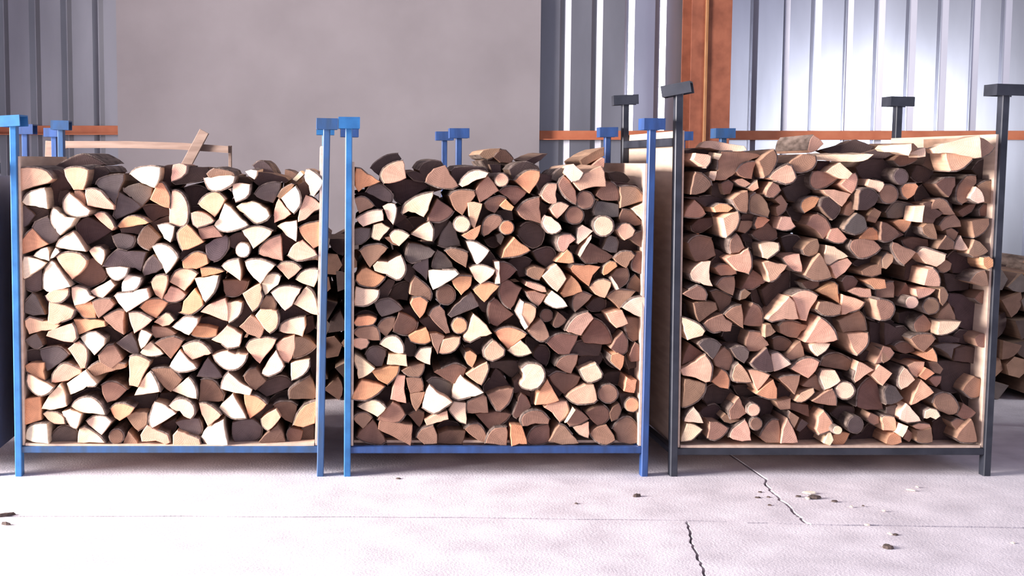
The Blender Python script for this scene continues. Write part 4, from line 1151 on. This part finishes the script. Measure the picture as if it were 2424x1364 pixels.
def poly_area(p):
    return 0.5 * sum(p[i][0] * p[(i+1) % len(p)][1] - p[(i+1) % len(p)][0] * p[i][1] for i in range(len(p)))
for g_ in logs:
    if g_['shape'] == 'R':
        cx, cy, r = g_['pts'][0]
        n = 14
        g_['poly'] = [(cx + r * math.cos(2*PI*i/n) * random.uniform(0.96, 1.03), cy - r * math.sin(2*PI*i/n) * random.uniform(0.96, 1.03)) for i in range(n)]
        g_['bark'] = list(range(n)); g_['pith'] = (cx, cy)
    else:
        p = g_['pts']
        if poly_area(p) > 0: p = p[::-1]           # counter-clockwise in the picture
        n = len(p)
        turn = []
        for i in range(n):
            a, b, c = p[i-1], p[i], p[(i+1) % n]
            a1 = math.atan2(-(b[1]-a[1]), b[0]-a[0]); a2 = math.atan2(-(c[1]-b[1]), c[0]-b[0])
            d = (a2 - a1 + PI) % (2*PI) - PI
            turn.append(math.degrees(d))
        arc = [8 < t_ < 57 for t_ in turn]
        best = (0, None)
        for s in range(n):                             # the longest gently turning run is the bark side
            if arc[s] and not arc[s-1]:
                k = 0; tot = 0
                while k < n and arc[(s+k) % n]: tot += turn[(s+k) % n]; k += 1
                if tot > best[0]: best = (tot, (s, k))
        bark = []
        if best[1] and best[0] > 22 and g_['shape'] == 'W':
            s, k = best[1]
            bark = [(s - 1 + j) % n for j in range(min(k + 1, n - 1))]   # edge j goes from vertex j to j+1
        g_['poly'] = p; g_['bark'] = bark
        cx = sum(q[0] for q in p) / n; cy = sum(q[1] for q in p) / n
        if bark:
            mx = sum(p[j][0] for j in bark) / len(bark); my = sum(p[j][1] for j in bark) / len(bark)
            g_['pith'] = max(p, key=lambda q: (q[0]-mx)**2 + (q[1]-my)**2)
        else:
            g_['pith'] = (cx + random.uniform(-40, 40), cy + random.uniform(-40, 40))
    p = g_['poly']
    g_['area'] = abs(poly_area(p))
    g_['cx'] = sum(q[0] for q in p) / len(p); g_['cy'] = sum(q[1] for q in p) / len(p)
    g_['w'] = max(q[0] for q in p) - min(q[0] for q in p); g_['h'] = max(q[1] for q in p) - min(q[1] for q in p)

cand = sorted([l for l in logs if l['shape'] == 'W'], key=lambda l: -l['area'] * (0.55 if l['tone'] == 'D' else 1.0))
single = [l for l in logs if l['shape'] != 'W'] + cand[:300]
for l in logs: l['single'] = False
for l in single: l['single'] = True

def log_geometry(l, detail=True):
    """returns body (verts, faces, midx, grain) and bark (verts, faces); world coordinates"""
    rnd = random.Random(int(l['cx'] * 7919 + l['cy'] * 104729))
    tone = l['tone']
    Y0 = -l['dp'] / 100.0 if l['dp'] else rnd.uniform(*REC[tone])
    if l['dp'] and l['dp'] > 0: Y0 = -0.75 * l['dp'] / 100.0
    depth = rnd.uniform(0.36, 0.41)
    if l['shape'] == 'X': depth = 0.09
    P = []; isb = []
    poly = l['poly']; n = len(poly); bk = set(l['bark'])
    for i in range(n):
        a, b = poly[i], poly[(i+1) % n]
        P.append(a); isb.append(i in bk)
        d = math.hypot(b[0]-a[0], b[1]-a[1])
        if detail and l['shape'] != 'R' and d > 16:
            z, c = poly[i-1], poly[(i+2) % n]
            if i in bk:                                # round the bark side
                m = tuple((a[q] + b[q]) * 0.5625 - (z[q] + c[q]) * 0.0625 for q in (0, 1))
                if (i - 1) % n not in bk or (i + 1) % n not in bk:
                    m = ((a[0]+b[0])/2 * 0.5 + m[0] * 0.5, (a[1]+b[1])/2 * 0.5 + m[1] * 0.5)
                P.append(m); isb.append(True)
            else:
                k = int(d // 14)
                for j in range(1, k + 1):
                    t_ = j / (k + 1); off = rnd.uniform(-1.1, 1.1)
                    P.append((a[0] + (b[0]-a[0]) * t_ - (b[1]-a[1]) / d * off, a[1] + (b[1]-a[1]) * t_ + (b[0]-a[0]) / d * off))
                    isb.append(False)
    n = len(P)
    W = [at(q[0], q[1], Y0) for q in P]
    X = [Vector((w.x, w.z)) for w in W]
    cen = Vector((sum(x.x for x in X) / n, sum(x.y for x in X) / n))
    size = math.sqrt(max(l['area'], 1)) / 600
    nrm = []
    for i in range(n):
        e1 = (X[i] - X[i-1]); e2 = (X[(i+1) % n] - X[i])
        v = Vector((e1.y, -e1.x)).normalized() + Vector((e2.y, -e2.x)).normalized()
        nrm.append(v.normalized() if v.length > 0.2 else Vector((e1.y, -e1.x)).normalized())
    vb = [isb[i] or isb[i-1] for i in range(n)]        # vertex touches bark
    bt = min(0.0045, size * 0.06)
    X = [X[i] + nrm[i] * 0.0018 for i in range(n)]
    A = [X[i] - nrm[i] * (bt if vb[i] else 0.0) for i in range(n)]
    ch = min(0.003, size * 0.04)
    B_ = [a + (cen - a).normalized() * ch for a in A]
    ta, tb = rnd.uniform(*TILT[tone]), rnd.uniform(-0.08, 0.08)
    if l['shape'] == 'X': ta = rnd.uniform(-0.5, -0.3)
    fy = lambda q: Y0 + ta * (q.x - cen.x) + tb * (q.y - cen.y)
    dxy = Vector((rnd.uniform(-0.010, 0.010), rnd.uniform(-0.008, 0.008)))
    shr = 0.95
    back = [cen + (a - cen) * shr + dxy for a in A]
    v = []; f = []; mi = []
    v += [Vector((q.x, fy(q), q.y)) for q in B_]                       # front face rim
    v += [Vector((q.x, fy(q) + ch, q.y)) for q in A]
    v += [Vector((q.x, Y0 + depth, q.y)) for q in back]
    v.append(Vector((cen.x, fy(cen) + 0.0005, cen.y)))
    c = 3 * n
    for i in range(n):
        j = (i + 1) % n
        f.append((c, i, j)); mi.append(0)
        f.append((i, n + i, n + j, j)); mi.append(0)
        f.append((n + i, 2*n + i, 2*n + j, n + j)); mi.append(1)
    f.append(tuple(2*n + i for i in reversed(range(n)))); mi.append(0)
    pw = at(l['pith'][0], l['pith'][1], Y0)
    bv = []; bf = []
    if any(isb) and l['shape'] != 'X':
        rnd2 = rnd
        O = [X[i] + nrm[i] * (rnd2.uniform(-0.0008, 0.0012) if detail else 0) for i in range(n)]
        bo = [cen + (o - cen) * shr + dxy for o in O]
        idx = {}
        def bvtx(i, ring):
            key = (i, ring)
            if key not in idx:
                idx[key] = len(bv)
                q = A[i] - nrm[i] * 0.0003 if ring in (0, 3) else O[i]
                if ring == 0: bv.append(Vector((q.x, fy(q) + 0.0015, q.y)))
                elif ring == 1: bv.append(Vector((q.x, fy(q) + 0.003, q.y)))
                elif ring == 2: bv.append(Vector((bo[i].x, Y0 + depth - 0.004, bo[i].y)))
                else:
                    qq = back[i]; bv.append(Vector((qq.x, Y0 + depth - 0.004, qq.y)))
            return idx[key]
        for i in range(n):
            if isb[i]:
                j = (i + 1) % n
                for r in range(3):
                    bf.append((bvtx(i, r), bvtx(i, r+1), bvtx(j, r+1), bvtx(j, r)))
                bf.append((bvtx(i, 3), bvtx(i, 0), bvtx(j, 0), bvtx(j, 3)))
                if not isb[i-1]: bf.append(tuple(bvtx(i, r) for r in (3, 2, 1, 0)))
                if not isb[j]: bf.append(tuple(bvtx(j, r) for r in (0, 1, 2, 3)))
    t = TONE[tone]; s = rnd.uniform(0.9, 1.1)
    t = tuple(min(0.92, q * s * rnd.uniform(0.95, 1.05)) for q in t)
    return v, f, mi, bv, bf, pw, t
def side_tone(t):
    return tuple(0.62 * a + 0.38 * b for a, b in zip(t, (0.54, 0.35, 0.23)))
def finish(me, tones, grains, smooth=False):
    """per-corner log colour and grain coordinates"""
    ca = me.color_attributes.new('tone', 'FLOAT_COLOR', 'CORNER')
    buf = []
    for p in me.polygons:
        for li in p.loop_indices: buf += tones[p.index]
    ca.data.foreach_set('color', buf)
    ga = me.attributes.new('grain', 'FLOAT_VECTOR', 'POINT')
    ga.data.foreach_set('vector', [q for v in grains for q in v])

# ---- labels that single out each log
RN = {1: 'left', 2: 'middle', 3: 'right'}
TW = {'W': 'very pale', 'C': 'cream', 'P': 'peach', 'O': 'orange', 'T': 'tan', 'B': 'brown', 'D': 'dark', 'G': 'grey'}
BANDS = ['top layer', 'near the top', 'upper third', 'above middle', 'below middle', 'lower third', 'near the bottom', 'bottom layer']
COLS = ['far left', 'left third', 'left of centre', 'centre', 'right of centre', 'right third', 'far right']
XR_ = {1: (48, 752), 2: (836, 1530), 3: (1616, 2340)}
YR_ = {1: (390, 1052), 2: (375, 1054), 3: (335, 1052)}
def shape_word(l):
    if l['shape'] == 'R': return 'round log'
    if l['shape'] == 'X': return 'split log lying crosswise'
    p = l['poly']; w, h = l['w'], l['h']; r = l['area'] / (w * h)
    asp = max(w, h) / max(1, min(w, h))
    if asp > 2.0: return 'thin split log'
    if l['bark'] and len(l['bark']) >= 4 and r > 0.66: return 'half-round split log'
    if l['bark']:
        dx_, dy_ = l['pith'][0] - l['cx'], l['pith'][1] - l['cy']
        d = ('pointing right' if dx_ > 0 else 'pointing left') if abs(dx_) > abs(dy_) else ('pointing down' if dy_ > 0 else 'pointing up')
        return 'wedge log ' + d
    if r > 0.7: return 'blocky split log'
    return 'irregular split log'
for l in single:
    r = l['rack']
    tx = (l['cx'] - XR_[r][0]) / (XR_[r][1] - XR_[r][0]); ty = (l['cy'] - YR_[r][0]) / (YR_[r][1] - YR_[r][0])
    l['bi'] = max(0, min(7, int(ty * 8))); l['ci'] = max(0, min(6, int(tx * 7)))
    l['base'] = '%s %s in the %s rack, %s, %s' % (TW[l['tone']], shape_word(l), RN[r], BANDS[l['bi']], COLS[l['ci']])
bases = {}
for l in single: bases.setdefault(l['base'], []).append(l)
for b, ls in bases.items():
    if len(ls) == 1: ls[0]['label'] = b[0].upper() + b[1:] if False else b; continue
    xs = max(l['cx'] for l in ls) - min(l['cx'] for l in ls); ys = max(l['cy'] for l in ls) - min(l['cy'] for l in ls)
    if len(ls) == 2:
        ls.sort(key=lambda l: l['cy'] if ys >= xs else l['cx'])
        ws = ('upper', 'lower') if ys >= xs else ('left-hand', 'right-hand')
    else:
        ls.sort(key=lambda l: l['cy'] if ys >= xs else l['cx'])
        ws = (('uppermost', 'middle', 'lowest') if ys >= xs else ('leftmost', 'middle', 'rightmost'))
        if len(ls) > 3: ws = tuple(('first', 'second', 'third', 'fourth', 'fifth', 'sixth')[i] for i in range(len(ls)))
    for w_, l in zip(ws, ls): l['label'] = w_ + ' ' + b

stuff = dict(v=[], f=[], mi=[], tone=[], grain=[])
def add_stuff(v, f, mi, pw, t, bv=(), bf=()):
    k = len(stuff['v'])
    stuff['v'] += v; stuff['f'] += [tuple(k + i for i in q) for q in f]; stuff['mi'] += mi
    st = side_tone(t)
    stuff['tone'] += [(*(t if m == 0 else st), 1) for m in mi]; stuff['grain'] += [x - pw for x in v]
    if bv:
        k = len(stuff['v'])
        stuff['v'] += bv; stuff['f'] += [tuple(k + i for i in q) for q in bf]; stuff['mi'] += [2] * len(bf)
        stuff['tone'] += [(*t, 1)] * len(bf); stuff['grain'] += [x - pw for x in bv]
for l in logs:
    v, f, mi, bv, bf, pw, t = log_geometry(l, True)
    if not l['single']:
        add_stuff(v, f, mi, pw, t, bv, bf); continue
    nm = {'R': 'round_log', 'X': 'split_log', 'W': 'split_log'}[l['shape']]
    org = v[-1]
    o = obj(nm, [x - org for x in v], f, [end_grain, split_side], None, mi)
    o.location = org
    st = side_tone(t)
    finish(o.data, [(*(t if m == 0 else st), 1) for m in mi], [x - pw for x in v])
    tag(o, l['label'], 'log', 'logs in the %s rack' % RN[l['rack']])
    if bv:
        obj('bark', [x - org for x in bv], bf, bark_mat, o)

# rows of logs behind the front ones, and the heaps farther back: too many to count
rb = random.Random(11)
def packed(x0, x1, z0, ztop, Y, depth, cell=0.105, tones='TTBBPDDGC'):
    rows = int((ztop(0.5) + 0.3 - z0) / (cell * 0.92)) + 1
    for r in range(rows):
        z = z0 + cell * 0.5 + r * cell * 0.92
        nx = int((x1 - x0) / cell)
        for c in range(nx):
            x = x0 + (c + 0.5 + (0.5 if r % 2 else 0)) * (x1 - x0) / (nx + 0.5)
            if z + 0.04 > ztop((x - x0) / (x1 - x0)): continue
            R = cell * rb.uniform(0.50, 0.60); a0 = rb.uniform(0, 2*PI)
            wedge = rb.random() < 0.75
            if wedge:
                ctr = Vector((x - math.cos(a0) * R * 0.55, z - math.sin(a0) * R * 0.55)); RR = R * 1.5; sp = rb.uniform(0.6, 0.8)
                q = [ctr] + [ctr + Vector((math.cos(a0 + sp * (k/2 - 1)), math.sin(a0 + sp * (k/2 - 1)))) * RR for k in range(5)]
            else:
                q = [Vector((x + math.cos(a0 + 2*PI*k/6) * R * 0.9, z + math.sin(a0 + 2*PI*k/6) * R * 0.9)) for k in range(6)]
            q = [Vector((min(max(p.x, x0 + 0.002), x1 - 0.002), max(p.y, z0 + 0.002))) for p in q]
            y = Y + rb.uniform(-0.02, 0.03); n = len(q)
            v = [Vector((p.x, y, p.y)) for p in q] + [Vector((p.x, y + depth, p.y)) for p in q]
            f = [tuple(range(n))] + [(i, n + i, n + (i+1) % n, (i+1) % n) for i in range(n)] + [tuple(reversed(range(n, 2*n)))]
            mi = [0] + [1] + [2 if wedge else 1] * (n - 2) + [1] + [0]
            t = TONE[rb.choice(tones)]
            add_stuff(v, f, mi, Vector((x, y, z)), t)
def inner(Pk, z): 
    a = Pk[0][1].lerp(Pk[0][0], z / Pk[0][0].z); b = Pk[1][1].lerp(Pk[1][0], z / Pk[1][0].z); return a.x + 0.03, b.x - 0.03
for Pk, top in ((P1, 1.225), (P2, 1.245), (P3, 1.285)):
    zb = at(1000, 1052, 0).z
    x0 = max(inner(Pk, zb)[0], inner(Pk, 1.2)[0]); x1 = min(inner(Pk, zb)[1], inner(Pk, 1.2)[1])
    packed(x0 + 0.005, x1 - 0.012, zb + 0.012, lambda u, top=top: top + 0.02 * math.sin(u * 9) - 0.03, 0.43, 0.36)
packed(-1.45, 0.48, 0.0, lambda u: 0.98 + 0.03 * math.sin(u * 14), 1.42, 0.4, 0.12, 'BDDGT')
packed(0.60, 1.82, 0.13, lambda u: 1.12 + 0.03 * math.sin(u * 11), 1.40, 0.5, 0.12, 'BDDGT')
packed(-1.45, 0.48, 0.0, lambda u: 0.93, 1.86, 0.3, 0.12, 'BDDGT')
packed(3.0, 6.2, 0.0, lambda u: 0.68, 1.96, 0.3, 0.125, 'BDDGT')
packed(3.0, 6.2, 0.0, lambda u: 0.74 + 0.04 * math.sin(u * 17), 1.42, 0.5, 0.125, 'BDDGT')
packed(3.36, 4.55, 0.13, lambda u: 1.16 + 0.03 * math.sin(u * 12), 0.0, 0.4, 0.11)
packed(-2.68, -1.48, 0.13, lambda u: 1.18 + 0.03 * math.sin(u * 12), 0.0, 0.4, 0.11)
so = obj('stacked_firewood', stuff['v'], stuff['f'], [end_grain, split_side, bark_mat], None, stuff['mi'])
finish(so.data, stuff['tone'], stuff['grain'])
tag(so, 'smaller split logs filling the gaps of the racks and the stacks behind', 'firewood', kind='stuff')

# ---------------------------------------------------------------- timber trestle behind the left rack
tr = empty('wooden_trestle', (0, 0, 0)); tag(tr, 'weathered wooden trestle with a long crossbar behind the left rack', 'trestle')
TY = 2.6
bx = [at(152, 342, TY), at(300, 342, TY), at(430, 346, TY), at(540, 354, TY)]
mb = MB()
top = [Vector((p.x, TY, p.z + 0.021)) for p in bx]; bot = [Vector((p.x, TY, p.z - 0.022)) for p in reversed(bx)]
mb.prism(top + bot, (0, 0.05, 0)); mb.build('crossbar', oldwood, tr)
a, b = at(484, 311, TY - 0.03), at(446, 382, TY - 0.03); d = (b - a) / (b.z - a.z); b = a + d * (0.55 - a.z)
MB().bar(a, b, 0.062, 0.028).build('brace', oldwood, tr)
a = at(545, 345, TY + 0.07); MB().bar((a.x - 0.01, a.y, 0), (a.x, a.y, a.z), 0.02, 0.03).build('leg', oldwood, tr)
a = at(122, 334, TY + 0.02); MB().bar((a.x - 0.08, a.y, 0), (a.x, a.y, a.z), 0.07, 0.025).build('leg', oldwood, tr)
a = at(155, 338, TY + 0.02); MB().bar((a.x + 0.0, a.y + 0.04, a.z - 0.012), (at(122, 338, TY).x, a.y + 0.04, a.z - 0.012), 0.05, 0.03, side=Vector((0, 0, 1))).build('stretcher', oldwood, tr)

# ---------------------------------------------------------------- splinters and bark crumbs on the floor
rc = random.Random(5)
def chip(name, px, py, wpx, dpx, m, label, cat, rot=0.0, h=0.008, grp=None):
    p = on_floor(px, py)
    s = p.y - CAM.y
    L_ = wpx / F * s; D_ = dpx * 0.0036
    n = 9; top = []; bt = []
    for i in range(n):
        a = 2 * PI * i / n
        rx, ry = L_ / 2 * math.cos(a) * rc.uniform(0.75, 1.1), D_ / 2 * math.sin(a) * rc.uniform(0.7, 1.15)
        c, s_ = math.cos(rot), math.sin(rot)
        q = (rx * c - ry * s_, rx * s_ + ry * c)
        bt.append(Vector((q[0], q[1], 0))); top.append(Vector((q[0] * 0.8, q[1] * 0.75, h * rc.uniform(0.6, 1.0))))
    v = bt + top + [Vector((0, 0, h))]
    f = [tuple(reversed(range(n)))] + [(i, (i+1) % n, n + (i+1) % n, n + i) for i in range(n)] + [(n + i, n + (i+1) % n, 2*n) for i in range(n)]
    o = obj(name, v, f, m)
    o.location = (p.x, p.y, 0.0045 if p.y > joint[4].y and p.x > 2.0 or p.x > on_floor(1860, 1180).x and p.y > joint[4].y else 0.0006)
    tag(o, label, cat, grp)
CH = [
 ('wood_splinter', 1915, 1170, 37, 9, 'p', 'large white wood splinter on the floor before the right rack', 'splinter', -0.25),
 ('bark_crumb', 1928, 1182, 34, 7, 'd', 'dark bark crumbs right beside the large white splinter', 'bark', 0.05),
 ('bark_crumb', 1890, 1178, 16, 5, 'd', 'small dark bark bit left of the large white splinter', 'bark', 0.0),
 ('wood_splinter', 1911, 1183, 12, 7, 'p', 'stubby pale chip just below the large white splinter', 'splinter', 0.3),
 ('wood_splinter', 2157, 1164, 27, 4, 'p', 'thin white splinter on the floor at the far right', 'splinter', -0.6),
 ('wood_splinter', 2171, 1156, 8, 4, 'p', 'tiny pale chip behind the thin white splinter, far right', 'splinter', 0.0),
 ('bark_crumb', 1976, 1190, 17, 5, 'd', 'lone dark bark flake right of the large white splinter', 'bark', 0.1),
 ('wood_splinter', 2053, 1244, 15, 6, 'p', 'white chip lying on the floor joint', 'splinter', 0.0),
 ('bark_crumb', 2101, 1297, 26, 11, 'd', 'biggest dark bark lump near the bottom right of the floor', 'bark', 0.1),
 ('bark_crumb', 2120, 1267, 17, 5, 'd', 'dark bark flake behind the biggest bark lump', 'bark', 0.1),
 ('wood_splinter', 2107, 1265, 10, 6, 'p', 'pale chip touching the flake behind the biggest bark lump', 'splinter', 0.4),
 ('bark_crumb', 1508, 1176, 22, 6, 'd', 'dark bark scrap on the floor before the gap between middle and right racks', 'bark', 0.3),
 ('bark_crumb', 943, 1134, 13, 5, 'd', 'dark bark scrap at the shadow edge under the middle rack', 'bark', 0.0),
 ('bark_crumb', 1364, 1193, 9, 5, 'd', 'small dark crumb on the floor before the middle rack', 'bark', 0.5),
 ('bark_crumb', 1799, 1166, 12, 4, 'd', 'upper dark crumb left of the long floor crack', 'bark', 0.0),
 ('bark_crumb', 1793, 1179, 17, 4, 'd', 'wide dark crumb left of the long floor crack', 'bark', 0.0),
 ('bark_crumb', 1819, 1178, 10, 4, 'd', 'short dark crumb touching the long floor crack', 'bark', 0.0),
 ('bark_crumb', 1822, 1197, 11, 4, 'd', 'lowest dark crumb left of the long floor crack', 'bark', 0.2),
 ('wood_splinter', 2015, 1203, 10, 4, 'p', 'pale chip midway between the bark flake and the far right splinter', 'splinter', 0.0),
 ('bark_crumb', 2043, 1201, 7, 3, 'd', 'tiny dark crumb right of the pale chip, above the floor joint', 'bark', 0.0),
 ('wood_splinter', 2092, 1213, 11, 4, 'p', 'small pale chip above the white chip on the joint', 'splinter', 0.2),
 ('wood_splinter', 2398, 1287, 12, 4, 'p', 'pale chip at the right edge of the floor', 'splinter', -0.4),
 ('wooden_stick', 10, 1222, 54, 7, 'd', 'brown stick on the bright floor at the left edge', 'stick', 0.5),
 ('bark_crumb', 14, 1243, 26, 3, 'd', 'thin dark sliver in front of the stick at the left edge', 'bark', -0.2),
]
for (nm, px, py, w_, d_, m, lb, ct, rt) in CH:
    chip(nm, px, py, w_, d_, chip_pale if m == 'p' else chip_dark, lb, ct, rt, (0.005 if m == 'p' else 0.011) if w_ > 20 else 0.004, 'wood litter on the concrete floor')
